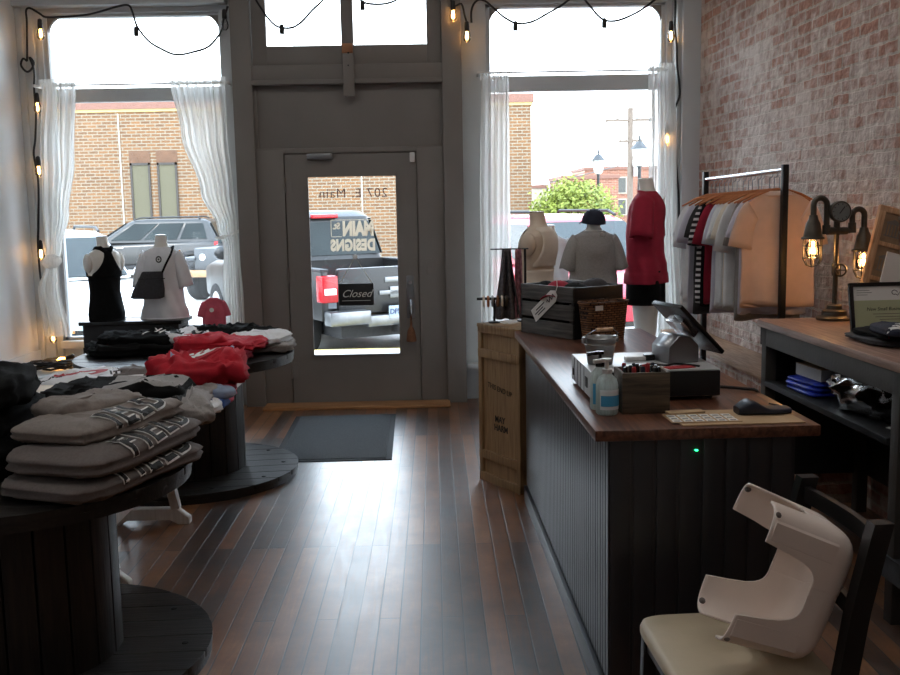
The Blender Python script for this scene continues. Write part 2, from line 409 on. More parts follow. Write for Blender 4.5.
mk('galvanized', (150, 152, 152), .35, .8, var=.2, vs=18)
mk('cardboard', (190, 160, 124), .8, var=.06, vs=10)
mk('paper', (232, 230, 226), .8, var=.02)
mk('sage_paper', (186, 190, 154), .8, var=.03)
mk('seat_vinyl', (190, 174, 148), .5, var=.05, vs=10, bump=.06, bs=90)
mk('chair_black', (18, 17, 18), .4, var=.1)
mk('table_frame', (66, 61, 57), .6, var=.15, vs=8, bump=.1)
M['crate_ash'] = wood('crate_ash', (128, 124, 118), (170, 166, 160), .6, 'X', 5, .4)
mk('stool_plastic', (238, 224, 214), .42, var=.03, vs=8)
M['gel'] = sheer('gel', (226, 236, 234), .3)
mk('label_blue', (70, 160, 205), .5, var=.05)
mk('label_white', (236, 238, 240), .5, var=.02)
M['plastic_bag'] = glassmat('plastic_bag', (.86, .88, .9), .3, .12)
mk('blue_plastic', (40, 64, 190), .4, var=.15)
M['green_led'] = emit('green_led', (40, 230, 130), 6)
mk('sepia', (150, 124, 98), .7, var=.25, vs=14)
mk('broom_straw', (120, 78, 52), .8, var=.2, vs=80)
M['brick_inner'] = brickmat('brick_inner', 'YZ', (172, 124, 106), (138, 104, 92), (176, 162, 148), .2, .066, .008, white=.8, bump=1.0, wpos=(.5, .7), wob=.012)
M['floorboards'] = floormat()
# ------------------------------------------------------------------ camera and daylight
yaw, pitch, roll = math.atan(.0135), math.atan(.1318), .019
fw = V(math.sin(yaw) * math.cos(pitch), math.cos(yaw) * math.cos(pitch), -math.sin(pitch))
r0 = V(math.cos(yaw), -math.sin(yaw), 0); u0 = r0.cross(fw)
up = u0 * math.cos(roll) + r0 * math.sin(roll); rt = r0 * math.cos(roll) - u0 * math.sin(roll)
cd = bpy.data.cameras.new('camera'); cam = bpy.data.objects.new('camera', cd); COL.objects.link(cam)
mw = Matrix((rt, up, -fw)).transposed().to_4x4(); mw.translation = V(0, 0, 1.6); cam.matrix_world = mw
cd.sensor_width = 36; cd.lens = 40; cd.clip_start = .05; cd.clip_end = 500
scene.camera = cam
w = bpy.data.worlds.new('sky'); scene.world = w; w.use_nodes = True
wn, wl = w.node_tree.nodes, w.node_tree.links
tc = wn.new('ShaderNodeTexCoord'); sp = wn.new('ShaderNodeSeparateXYZ'); wl.new(tc.outputs['Generated'], sp.inputs[0])
cr = wn.new('ShaderNodeValToRGB'); cr.color_ramp.elements[0].color = (.88, .95, 1, 1); cr.color_ramp.elements[1].color = (.62, .8, 1, 1); cr.color_ramp.elements[1].position = .7
wl.new(sp.outputs['Z'], cr.inputs[0]); wl.new(cr.outputs[0], wn['Background'].inputs[0]); wn['Background'].inputs[1].default_value = SKY
sd = bpy.data.lights.new('sun', 'SUN'); so = bpy.data.objects.new('sun', sd); COL.objects.link(so)
sd.energy = SUN; sd.angle = R(2); sd.color = (1, .95, .86)
so.rotation_euler = V(.45, .75, -1.05).to_track_quat('-Z', 'Y').to_euler(); so.location = (0, -2, 12)

# ------------------------------------------------------------------ the room
def S1(name, m, *boxes, b=0): 
    k = B()
    for q in boxes: k.box(*q, b=b)
    return struct(k.ob(name, m))
S1('floor', 'floorboards', (-3.4, 3.2, -7, 8.3, -.1, 0))
S1('ceiling', 'ceiling_paint', (-3.4, 3.2, -7, 8.4, 4.2, 4.3))
S1('wall_left', 'white_paint', (-3.4, -3.25, -7, 8.4, 0, 4.2))
S1('wall_back', 'white_paint', (-3.4, 3.2, -7.1, -7, 0, 4.2))
wr = S1('wall_right', 'brick_inner', (0, .2, -15.4, .1, 0, 4.2)); wr.location = (2.08, 8.3, 0); wr.rotation_euler = (0, 0, .045)
def wallx(y): return 2.08 + .045 * (8.3 - y)
S1('baseboard_left', 'white_paint', (-3.25, -3.232, 7.42, 8.2, .38, .5), (-3.25, -3.232, -7, 7.42, 0, .14), b=.004)
# street front: jambs, headers, bulkheads in grey lightened as lit, the taupe doorway darkened as backlit
S1('wall_front', 'grey_frame_lit', (-3.3, -1.56, 8.2, 8.4, 3.16, 4.2), (.24, 2.3, 8.2, 8.4, 3.18, 4.2), (-3.25, -3.07, 8.2, 8.4, 0, 3.16), (-1.66, -1.56, 8.14, 8.4, 0, 3.16),
   (-3.07, -1.66, 8.22, 8.4, 0, .54), (.24, .44, 8.2, 8.4, 0, 3.18), (1.885, 2.3, 8.2, 8.4, 0, 3.18), (.44, 1.885, 8.22, 8.4, 0, .27), b=.006)
S1('trim_1', 'grey_frame_lit', (-3.25, -3.2, 8.13, 8.2, 0, 3.3), (-3.2, -3.12, 8.16, 8.2, 0, 3.3), (-3.25, -1.6, 8.08, 8.2, 3.2, 3.3), (-3.07, -1.66, 8.14, 8.23, .5, .56), b=.008)
S1('trim_2', 'grey_frame_lit', (1.955, 2.1, 7.95, 8.2, 0, 4.2), (1.925, 1.955, 8.0, 8.2, 0, 4.2), (.24, 1.95, 8.1, 8.2, 3.22, 3.32), (.24, .5, 8.08, 8.25, .27, .31), (.5, 1.9, 8.08, 8.25, .27, .31), b=.008)
S1('trim_3', 'taupe_shaded', (-1.56, -1.405, 8.05, 8.3, 0, 4.2), (.085, .24, 8.05, 8.3, 0, 4.2), (-1.41, -1.19, 8.095, 8.25, 0, 2.06), (-.13, .09, 8.095, 8.25, 0, 2.06),
   (-1.41, .09, 8.06, 8.25, 2.6, 2.715), (-1.41, .09, 8.04, 8.1, 2.565, 2.6), (-1.41, .09, 8.12, 8.2, 2.03, 2.6), (-1.41, .09, 8.1, 8.13, 2.035, 2.075), (-1.56, .24, 8.06, 8.3, 3.62, 4.2),
   (-1.41, -1.38, 8.105, 8.13, 2.07, 2.58), (.06, .09, 8.105, 8.13, 2.07, 2.58), b=.005)
S1('trim_4', 'threshold_wood', (-1.4, .1, 7.86, 8.09, 0, .022), b=.006)
struct(B().box(-3.25, -1.62, 7.45, 8.22, 0, .38, b=.008).ob('trim_5', 'white_paint'))           # display deck under the left window
struct(B().box(.5, 1.84, 6.2, 8.2, 0, .28, b=.008).ob('trim_6', 'white_paint'))                  # display deck under the right window
# brick ledge along the right wall
k = B(); yy = (4.98, 8.0)
mxl = Matrix.Translation((2.08, 8.3, 0)) @ Matrix.Rotation(.045, 4, 'Z')
lb = struct(B().box(-.27, 0, -3.2, -.35, 0, .55).ob('trim_7', 'brick_inner')); lb.matrix_world = mxl
lt = B().box(-.3, 0, -3.21, -.35, .55, .585, b=.005).ob('ledge_top', 'ledge_wood'); lt.parent = lb

def spandrel(x, z, sx, r, y0, name, parent):
    k = B(); pts = [(x, z)] + [(x + sx * r * (1 - math.cos(a)), z - r * (1 - math.sin(a))) for a in [PI / 2 * i / 8 for i in range(9)]]
    k.poly([(p[0], p[1]) for p in pts][::-1], 'y', .04, Matrix.Translation((0, y0, 0))); return k.ob(name, 'taupe_shaded', parent)
def shopwindow(name, x0, x1, zb, z1, z2, zt):
    f = B().box(x0, x1, 8.25, 8.34, z1, z2, b=.006).box(x0, x0 + .035, 8.25, 8.34, zb, zt).box(x1 - .035, x1, 8.25, 8.34, zb, zt).box(x0, x1, 8.25, 8.34, zb, zb + .04).box(x0, x1, 8.25, 8.34, zt - .02, zt)
    o = struct(f.ob(name, 'grey_frame_lit'))
    B().box(x0, x1, 8.292, 8.296, zb, z1).ob('lower_pane', 'clear', o); B().box(x0, x1, 8.292, 8.296, z2, zt).ob('upper_pane', 'clear', o)
    spandrel(x0 + .03, zt, 1, .17, 8.26, 'corner_bracket', o); spandrel(x1 - .03, zt, -1, .17, 8.26, 'corner_bracket', o)
    return o
shopwindow('window_1', -3.08, -1.65, .54, 2.48, 2.585, 3.16)
shopwindow('window_3', .44, 1.89, .27, 2.505, 2.625, 3.18)
k = B()
for x0, x1, z0, z1 in ((-1.4, -1.287, 2.715, 3.62), (-.7, -.605, 2.715, 3.62), (-.03, .085, 2.715, 3.62), (-1.287, -.03, 2.715, 2.865), (-1.287, -.03, 3.5, 3.62)): k.box(x0, x1, 8.09, 8.14, z0, z1, b=.004)
o = struct(k.ob('window_2', 'taupe_shaded'))
B().box(-1.29, -.7, 8.11, 8.114, 2.86, 3.5).ob('pane', 'clear', o); B().box(-.605, -.03, 8.11, 8.114, 2.86, 3.5).ob('pane', 'clear', o)
B().box(-.695, -.61, 8.065, 8.09, 2.8, 2.875, b=.004).ob('latch', mat('latch_brass', (150, 104, 74), .4, .6), o)
B().box(-.688, -.602, 8.02, 8.06, 2.465, 2.79, b=.004).ob('stop_block', 'taupe_shaded', o)
B().ball((-.645, 8.02, 2.7), .006, 6).ball((-.645, 8.06, 2.8), .008, 6).ob('screw', 'black_metal', o)

# the door
k = B()
for a in ((-1.183, -1.016, .012, 2.028), (-.288, -.135, .012, 2.028), (-1.016, -.288, .012, .398), (-1.016, -.288, 1.858, 2.028)): k.box(a[0], a[1], 8.11, 8.16, a[2], a[3])
d = struct(k.ob('door_1', 'taupe_shaded'))
B().box(-1.25, -1.16, 8.165, 8.24, 0, 2.06).box(-.16, -.1, 8.165, 8.24, 0, 2.06).box(-1.25, -.1, 8.165, 8.24, 2.01, 2.06).ob('door_stop', 'taupe_shaded', d)
k = B()
for a in ((-1.016, -1.002, .398, 1.858), (-.302, -.288, .398, 1.858), (-1.016, -.288, .398, .41), (-1.016, -.288, 1.846, 1.858)): k.box(a[0], a[1], 8.1, 8.115, a[2], a[3])
k.ob('glazing_bead', 'taupe_shaded', d)
B().box(-1.012, -.292, 8.133, 8.138, .4, 1.856).ob('pane', 'clear', d)
for z in (.22, 1.0, 1.72): B().cyl((-1.19, 8.1, z), .011, .13, 10).box(-1.187, -1.13, 8.102, 8.112, z, z + .13).ob('hinge', 'taupe_shaded', d)
B().box(-1.0, -.8, 8.06, 8.11, 1.985, 2.03, b=.006).ob('door_closer', 'steel', d).data.materials.append(M['taupe_shaded'])
B().box(-.185, -.145, 8.085, 8.11, 1.95, 2.03, b=.006).ob('alarm_contact', 'white_plastic', d)
h = B().box(-.235, -.175, 8.1, 8.112, .7, 1.045, b=.008).ob('lock_plate', 'steel', d)
B().tube([(-.205, 8.1, .86), (-.205, 8.05, .85), (-.205, 8.045, .8), (-.205, 8.06, .74), (-.205, 8.1, .735)], .009, 8).ob('handle', 'chrome', d)
B().cyl((0, 0, 0), .016, .012, 14, Matrix.Translation((-.205, 8.1, .99)) @ Matrix.Rotation(PI / 2, 4, 'X')).ob('lock_cylinder', 'chrome', d)
MIR = lambda x, z, y=8.128: Matrix.Translation((x, y, z)) @ Matrix.Rotation(PI / 2, 4, 'X') @ Matrix.Scale(-1, 4, V(1, 0, 0))
M['decal_dark'] = sheer('decal_dark', (120, 92, 86), .2); M['decal_tan'] = sheer('decal_tan', (226, 214, 196), .2)
lettering('address_decal', '207 E. Main', 'decal_dark', d, MIR(-.645, 1.712), .105, depth=.0006, space=1.12)
def fit(o, w_, h_):
    xs = [v.co.x for v in o.data.vertices]; ys = [v.co.y for v in o.data.vertices]
    for v in o.data.vertices: v.co.x = (v.co.x - (max(xs) + min(xs)) / 2) * w_ / (max(xs) - min(xs)); v.co.y = (v.co.y - (max(ys) + min(ys)) / 2) * h_ / (max(ys) - min(ys))
fit(lettering('name_decal', 'MAIN', 'decal_tan', d, MIR(-.615, 1.433), .15, depth=.0006, bold=.009), .25, .125)
fit(lettering('name_decal', 'DESIGNS', 'decal_tan', d, MIR(-.662, 1.3), .132, depth=.0006, bold=.008, space=1.1), .36, .1)
fit(lettering('name_decal', 'St.', 'decal_tan', d, MIR(-.79, 1.455), .07, depth=.0006, bold=.003), .06, .055)
k = B()
for a in ((-.835, -.75, 1.366, 1.371), (-.835, -.49, 1.5, 1.505), (-.835, -.83, 1.366, 1.505)): k.box(a[0], a[1], 8.1275, 8.1285, a[2], a[3])
k.ob('decal_border', 'decal_tan', d)

# hung on and beside the door
t = thing('closed_sign', 'black hanging sign reading Closed in white script on the door glass', 'sign', (-.645, 8.108, .9))
B().box(-.142, .142, -.006, .006, -.09, .09, b=.003).ob('board', 'black_paint', t)
B().tube([(-.13, 0, .09), (0, .003, .305), (.13, 0, .09)], .0022, 6).ob('twine', mat('twine', (196, 182, 150), .9), t)
B().cyl((0, 0, 0), .02, .012, 14, Matrix.Translation((0, .012, .305)) @ Matrix.Rotation(PI / 2, 4, 'X')).ob('suction_hook', 'white_plastic', t)
lettering('lettering', 'Closed', 'print_white', t, Matrix.Translation((0, -.0075, .005)) @ Matrix.Rotation(PI / 2, 4, 'X'), .085, depth=.0006, shear=.45)
B().box(-.115, .115, -.0075, -.006, -.052, -.048).ob('underline', 'print_white', t)
t = thing('whisk_broom', 'small brown whisk broom ornament hanging from the door handle', 'broom', (-.205, 8.075, .52))
B().lathe([(.006, .2), (.01, .12), (.012, .1)], n=10).ob('broom_handle', 'broom_straw', t)
B().lathe([(.012, .11), (.03, .08), (.042, .0), (.036, -.01)], n=14).ob('bristles', 'broom_straw', t)
B().tube([(0, .0, .2), (.005, -.012, .26), (0, -.004, .33)], .0025, 6).ob('cord', 'broom_straw', t)
t = tag(B().box(-.036, .036, -.007, .007, -.055, .055, b=.004).ob('light_switch', 'taupe_shaded'), 'painted light switch plate on the jamb right of the door', 'light switch', None, (-.03, 8.088, 1.11))
B().box(-.008, .008, -.018, -.006, -.014, .014, b=.002).ob('toggle', 'taupe_shaded', t)
t = thing('door_mat', 'grey ribbed door mat lying on the floorboards before the door', 'mat', (-.7, 6.92, 0), .02)
B().box(-.385, .385, -.7, .7, .0, .006, b=.002).ob('rubber_border', 'mat_rubber', t); B().box(-.345, .345, -.665, .665, .005, .011, b=.002).ob('carpet', 'mat_carpet', t)

# unseen ceiling lights added to brighten the room (above and behind the view)
for i, (x, y) in enumerate(((-1.6, 5.6), (1.0, 5.6), (-1.6, 2.6), (1.0, 2.6), (-.4, -1.2), (-.4, -4.4))):
    t = thing('fill_light', ('white ceiling light', 'white ceiling light')[0] + ' ' + ('over the far spool', 'over the far end of the counter', 'over the near spool', 'over the near end of the counter', 'in the middle of the shop', 'at the back of the shop')[i], 'ceiling light', (x, y, 4.2), 0, 'ceiling lights')
    B().box(-.62, .62, -.16, .16, -.06, 0, b=.01).ob('housing', 'white_plastic', t)
    B().box(-.58, .58, -.13, .13, -.066, -.058).ob('diffuser', M.setdefault('fill_glow', emit('fill_glow', (250, 248, 244), FILL)), t)

# ------------------------------------------------------------------ bulb strings
def strings(name, label, cords, bulbs):
    """cords: point lists; bulbs: (point it hangs from, glowing)"""
    t = thing(name, label, 'string lights', cords[0][0], 0, 'bulb strings over the shop front'); o = V(*cords[0][0])
    k = B()
    for c in cords: k.tube([p - o for p in spline(c, 4)], .0085, 6)
    k.ob('cord', 'black_cord', t)
    for p, glow in bulbs:
        p = V(*p) - o
        s = B().lathe([(.006, .02), (.016, .012), (.019, -.02), (.019, -.05), (.015, -.055)], p, 12).ob('socket', 'socket', t)
        g = B().lathe([(.014, -.053), (.024, -.075), (.03, -.1), (.027, -.125), (.012, -.142)], p, 14).ob('bulb', 'bulb_glass' if glow else 'bulb_clear', t)
        if glow:
            B().tube([p + V(-.006, 0, -.06), p + V(-.008, 0, -.115), p + V(0, 0, -.122), p + V(.008, 0, -.115), p + V(.006, 0, -.06)], .0028, 6).ob('filament', 'filament', g)
            l = bpy.data.lights.new('bulb_light', 'POINT'); l.energy = BULB; l.color = (1, .55, .2); l.shadow_soft_size = .03
            lo = bpy.data.objects.new('bulb_light', l); COL.objects.link(lo); lo.location = p + o + V(0, -.035, -.1)
    return t
Y1 = 8.07
def yy(P, y): return [(a, y, c) for a, c in P]
strings('bulb_string', 'black cord of small bulbs draped over the left window, coil left hanging in the corner', [
    yy([(-3.15, 2.78), (-3.14, 2.91), (-3.13, 3.08), (-3.13, 3.16), (-3.1, 3.18), (-3.03, 3.14), (-2.98, 3.11), (-2.85, 3.11), (-2.69, 3.12), (-2.58, 3.14), (-2.43, 3.18), (-2.34, 3.19), (-2.31, 3.14), (-2.28, 3.03), (-2.2, 2.92), (-2.11, 2.86), (-1.99, 2.81), (-1.85, 2.83), (-1.73, 2.87), (-1.63, 2.98), (-1.61, 3.06), (-1.57, 3.17)], Y1),
    yy([(-3.15, 2.78), (-3.18, 2.8), (-3.2, 2.75), (-3.16, 2.7), (-3.12, 2.72), (-3.1, 2.77), (-3.13, 2.81), (-3.11, 2.75), (-3.1, 2.68), (-3.11, 2.58), (-3.11, 2.47), (-3.11, 2.37), (-3.13, 2.18), (-3.15, 2.06), (-3.13, 1.86), (-3.15, 1.55), (-3.17, 1.31), (-3.16, 1.0), (-3.1, .72)], Y1),
    ], [((-3.03, Y1, 3.08), 1), ((-2.29, Y1, 3.01), 0), ((-3.095, Y1, 2.52), 1), ((-3.12, Y1, 2.03), 1), ((-3.15, Y1, 1.37), 1), ((-3.1, Y1, .7), 1), ((-1.6, Y1, 3.13), 0)])
strings('bulb_string', 'black cord of unlit bulbs sagging across the transom above the door', [
    yy([(-1.5, 3.42), (-1.4, 3.3), (-1.34, 3.2), (-1.29, 3.12), (-1.24, 3.05), (-1.18, 3.0), (-1.08, 2.99), (-1.0, 3.03), (-.91, 3.12), (-.83, 3.19), (-.75, 3.3), (-.63, 3.26), (-.52, 3.18), (-.46, 3.16), (-.34, 3.16), (-.23, 3.2), (-.1, 3.3), (.05, 3.4), (.14, 3.3), (.18, 3.14), (.245, 3.15), (.27, 3.06), (.285, 3.01)], 8.02)],
    [((-1.15, 8.02, 3.0), 0), ((-.52, 8.02, 3.17), 0), ((.18, 8.02, 3.16), 1), ((.285, 8.02, 3.0), 1)])
strings('bulb_string', 'black cord of small bulbs draped over the right window and down its right jamb', [
    yy([(.32, 3.0), (.32, 3.08), (.34, 3.14), (.38, 3.17), (.43, 3.16), (.49, 3.11), (.57, 3.04), (.67, 2.99), (.79, 3.0), (.91, 3.06), (1.02, 3.12), (1.1, 3.18), (1.14, 3.21), (1.18, 3.18), (1.24, 3.11), (1.3, 3.04), (1.36, 3.0), (1.46, 3.0), (1.59, 3.05), (1.69, 3.11), (1.77, 3.17), (1.86, 3.22), (1.9, 3.15), (1.9, 3.04), (1.9, 2.94), (1.915, 2.81), (1.92, 2.66), (1.94, 2.5), (1.94, 2.41), (1.91, 2.34), (1.905, 2.3), (1.91, 2.08), (1.92, 1.89), (1.94, 1.69), (1.95, 1.45)], 7.985)],
    [((.66, 7.985, 2.99), 0), ((1.35, 7.985, 3.0), 0), ((1.87, 7.985, 2.97), 1), ((1.85, 7.985, 2.18), 1)])
t = thing('bulb_string', 'tangled heap of black bulb cord lying on the white deck left', 'string lights', (-2.88, 7.78, .385), 0, 'bulb strings over the shop front')
k = B(); pts = []
for i in range(150):
    a = i * .41; r = .09 + .055 * math.sin(i * .37); pts.append((r * 1.9 * math.cos(a), r * math.sin(a * 1.03), .01 + .045 * abs(math.sin(i * .29)) + .02 * math.sin(a * .7) ** 2))
k.tube(pts + [(-.25, -.05, .01), (-.33, -.09, .01)], .008, 6); k.ob('cord', 'black_cord', t)
for p, g in (((-.345, -.1, .02), 0), ((.17, -.03, .05), 1), ((.02, .02, .1), 1)):
    q = Matrix.Translation(p) @ Matrix.Rotation(1.2, 4, 'Y')
    s = B().lathe([(.008, .02), (.018, .012), (.02, -.05)], n=10, mx=q).ob('socket', 'socket', t)
    g_ = B().lathe([(.014, -.053), (.024, -.075), (.03, -.1), (.012, -.142)], n=12, mx=q).ob('bulb', 'bulb_glow' if g else 'bulb_clear', t)
    if g:
        l = bpy.data.lights.new('bulb_light', 'POINT'); l.energy = BULB * .7; l.color = (1, .55, .2); l.shadow_soft_size = .03
        lo = bpy.data.objects.new('bulb_light', l); COL.objects.link(lo); lo.location = t.location + V(*p) + V(0, -.03, .1)

# ------------------------------------------------------------------ curtains and rods
def curtain(label, keys, y, folds, seed, amp=.028):
    """keys: (z, x left, x right, fold depth) from the rod down"""
    t = thing('curtain', label, 'curtain', ((keys[0][1] + keys[0][2]) / 2, y, keys[-1][0]), 0, 'sheer white curtains at the shop windows'); o = t.location
    zs = [k[0] for k in keys]
    def fn(u, v):
        z = zs[0] + (zs[-1] - zs[0]) * v
        for i in range(len(keys) - 1):
            if keys[i][0] >= z >= keys[i + 1][0] - 1e-6: break
        a, b = keys[i], keys[i + 1]; f = (a[0] - z) / (a[0] - b[0]); f = f * f * (3 - 2 * f) if len(keys) > 2 else f
        x0 = a[1] + (b[1] - a[1]) * f; x1 = a[2] + (b[2] - a[2]) * f; am = (a[3] + (b[3] - a[3]) * f) * amp
        uu = u + .025 * math.sin(9 * u + 5 * v + seed)
        yy_ = am * (math.sin(2 * PI * folds * uu + seed) + .45 * math.sin(2 * PI * folds * 2.3 * uu + 2 * v + seed))
        return V(x0 + (x1 - x0) * uu + am * .3 * math.sin(folds * 11 * u + seed), y + yy_ + .01 * nz((u * 3, v * 6, 0), 1, seed), z) - o
    B().grid(fn, 90, 70).ob('panel', 'curtain', t, sharp=0, fix=False)
    B().grid(lambda u, v: V(keys[0][1] + (keys[0][2] - keys[0][1]) * u, y + amp * .7 * math.sin(2 * PI * folds * 1.6 * u + seed) - .004, keys[0][0] + .03 - .06 * v) - o, 80, 3).ob('heading_tape', 'curtain', t, sharp=0, fix=False)
    return t
t = curtain('leftmost curtain, knotted at half height beside the white wall', [(2.6, -3.04, -2.76, 1), (2.0, -3.09, -2.8, 1), (1.6, -3.1, -2.87, .9), (1.32, -3.09, -2.95, .5), (1.18, -3.1, -3.0, .35), (1.0, -3.16, -3.0, .6), (.62, -3.13, -2.95, .9)], 8.0, 6, .3)
k = B().ball((0, 0, 0), .075, 10, (1, .8, .75))
for v in k.bm.verts: v.co += v.co.normalized() * .018 * nz(v.co, 22, 3)
o = k.ob('knot', 'curtain', t, sharp=0); o.location = V(-3.04, 7.99, 1.22) - t.location
t = curtain('swept curtain on the right side of the left window, gathered by the door column', [(2.6, -2.05, -1.6, 1), (2.2, -1.98, -1.6, 1), (1.75, -1.84, -1.585, .9), (1.46, -1.72, -1.57, .5), (1.3, -1.68, -1.56, .4), (.9, -1.7, -1.545, .6), (.45, -1.71, -1.55, .7)], 8.0, 7, 1.1)
B().tube([(0, 0, 0), (.03, -.055, .0), (.12, -.05, .02), (.16, .1, .05)], .012, 8).ob('tieback', 'curtain', t).location = V(-1.73, 8.0, 1.38) - t.location
curtain('straight curtain on the left side of the right window', [(2.6, .385, .61, 1), (1.5, .37, .6, .8), (.34, .355, .58, 1)], 8.03, 5, 2.2)
curtain('straight curtain right of the mannequin in the red shirt', [(2.64, 1.69, 1.9, 1), (1.7, 1.7, 1.93, .9), (.34, 1.73, 1.99, 1)], 7.97, 5, .7)
for x0, x1, z, l in ((-3.1, -1.58, 2.585, 'thin white curtain rod across the left window'), (.36, 1.94, 2.625, 'thin white curtain rod across the right window')):
    t = thing('curtain_rod', l, 'curtain rod', (x0, 8.02, z))
    B().tube([(0, 0, 0), (x1 - x0, 0, 0)], .007, 8).ob('rod', 'white_plastic', t)
    for x in (.01, x1 - x0 - .01): B().box(x - .008, x + .008, -.01, .18, -.01, .01).ob('rod_bracket', 'white_plastic', t)

# ------------------------------------------------------------------ the street
mk('asphalt', (178, 174, 168), .9, var=.1, vs=2, bump=.2, bs=20)
mk('pavement', (176, 172, 164), .85, var=.06, vs=3)
mk('kerb_paint', (208, 184, 110), .8, var=.1)
S1('street', 'asphalt', (-60, 70, 11.9, 33.6, -.6, -.3)); S1('sidewalk', 'pavement', (-60, 70, 8.4, 11.7, -.6, -.08))
S1('far_sidewalk', 'pavement', (-60, 70, 33.6, 120, -.6, -.28))
S1('kerb', 'kerb_paint', (-60, 70, 11.7, 11.9, -.6, -.08), b=.02)
M['brick_street'] = brickmat('brick_street', 'XZ', (114, 79, 46), (92, 64, 40), (122, 114, 99), .34, .112, .018, bump=.3, wob=.002)
M['brick_far'] = brickmat('brick_far', 'XZ', (126, 76, 58), (108, 66, 52), (170, 140, 120), .4, .12, .012, bump=.2, wob=.002)
mk('coping_pink', (116, 82, 70), .8, var=.1); mk('coping_ochre', (172, 150, 100), .8)
M['dark_glass'] = mat('dark_glass', (52, 54, 50), .12, var=.3, vs=.4)
mk('window_bronze', (44, 38, 32), .5); mk('blind', (84, 80, 62), .8, var=.05); mk('lintel_brick', (92, 66, 48), .85, var=.2, vs=6); mk('joint', (160, 152, 138), .8)
t = thing('brick_building', 'flat roofed tan brick building across the street with tall narrow windows', 'building', (-6, 36, -.28))
B().box(-30, 9.5, 0, 14, 0, 5.35).ob('wall', 'brick_street', t)
B().box(-30.1, 9.6, -.08, 14.1, 5.45, 5.75).ob('coping', 'coping_pink', t); B().box(-30.05, 9.55, -.04, 14, 5.35, 5.47).ob('coping_band', 'coping_ochre', t)
for x in (-4.7, -3.75, 12.3 - 6, -13, -14):
    f = B().box(x, x + .07, -.05, .05, .6, 3.58).box(x + .63, x + .7, -.05, .05, .6, 3.58).box(x, x + .7, -.05, .05, 3.5, 3.58).ob('window_frame', 'window_bronze', t)
    B().box(x + .07, x + .63, -.02, .02, .6, 3.5).ob('window_glass', 'blind', f)
    B().box(x - .02, x + .72, -.015, 0, 3.58, 4.0).ob('lintel', 'lintel_brick', t)
for x in (-5.05, 3.43): B().box(x, x + .05, -.03, .0, 0, 5.3).ob('downpipe', 'joint', t)

def far_block(label, x, y, w, d, h, wins, m='brick_far'):
    t = thing('brick_building', label, 'building', (x, y, -.28))
    B().box(0, w, 0, d, 0, h).ob('wall', m, t); B().box(-.1, w + .1, -.1, d + .1, h, h + .25).ob('coping', 'coping_pink', t)
    for a, z in wins:
        f = B().box(a, a + .9, -.06, .05, z, z + 1.4).ob('window_frame', 'joint', t); B().box(a + .1, a + .8, -.08, .0, z + .1, z + 1.3).ob('window_glass', 'dark_glass', f)
far_block('red brick building far off between the lamp post and the red shirt', 9.2, 72, 4.0, 8, 3.6, [(.6, .9), (2.2, .9)])
far_block('taller pink brick building far behind the utility pole', 12.6, 84, 6, 8, 4.6, [(.8, .8), (2.6, .8), (.8, 2.6), (2.6, 2.6)])
far_block('low white walled house just beyond the corner of the tan brick building', 5.6, 78, 3.2, 7, 3.1, [(1, 1)], 'joint')
mk('street_iron', (44, 46, 48), .5); mk('pole_wood', (104, 92, 82), .9, var=.2, vs=10)
mk('lamp_glass', (208, 212, 208), .3)
for x, y, l in ((7.35, 45, 'dark iron street lamp with a glass lantern, left of the pole'), (7.35, 36, 'nearer street lamp partly behind the right curtain')):
    t = thing('street_lamp', l, 'street lamp', (x, y, -.28), 0, 'lantern street lamps')
    B().lathe([(.2, 0), (.2, .25), (.11, .5), (.08, .9), (.06, 3.1), (.1, 3.15)], n=12).ob('post', 'street_iron', t)
    B().lathe([(.1, 3.15), (.2, 3.25), (.28, 3.75)], n=8).ob('lantern', 'lamp_glass', t); B().lathe([(.33, 3.75), (.12, 4.0), (.05, 4.02), (.04, 4.2), (.01, 4.25)], n=8).ob('cap', 'street_iron', t)
t = thing('utility_pole', 'wooden utility pole with crossarms behind the right curtain', 'utility pole', (11.7, 60, -.28))
B().cyl((0, 0, 0), .17, 7.4, 10).ob('pole', 'pole_wood', t)
for z, w_ in ((6.6, 1.5), (5.4, .7)):
    a = B().box(-w_, w_, -.15, 0, z, z + .14).ob('crossarm', 'pole_wood', t)
    for q in (-.9, -.4, .4, .9): B().cyl((q * w_, -.07, z + .14), .05, .16, 8).ob('insulator', 'lamp_glass', a)
B().cyl((.35, -.3, 3.4), .22, .8, 12).ob('transformer', 'steel', t)
for p, q, sg in (((11, 60, 6.5), (-8, 110, 5.6), .6), ((12, 60, 5.3), (1, 100, 3.1), .5), ((11.6, 60, 3.9), (3, 110, 2.5), .3), ((12, 60, 6.5), (30, 60, 7.5), .5)):
    tag(B().tube(catenary(p, q, sg), .03, 5).ob('power_line', 'street_iron'), {-8: 'highest power line running from the pole to the left', 1: 'middle power line sloping down from the pole', 3: 'lowest power line running from the pole towards the tree', 30: 'power line running from the pole to the right'}[q[0]], 'power line')
mk('leaf_bright', (112, 122, 42), .7, var=.35, vs=2); mk('leaf_green', (92, 128, 50), .7, var=.35, vs=2); mk('bark', (86, 70, 56), .9); mk('petal', (226, 186, 60), .6, var=.2)
M['flower_mix'] = mat('flower_mix', (196, 120, 80), .7, var=.4, vs=5)
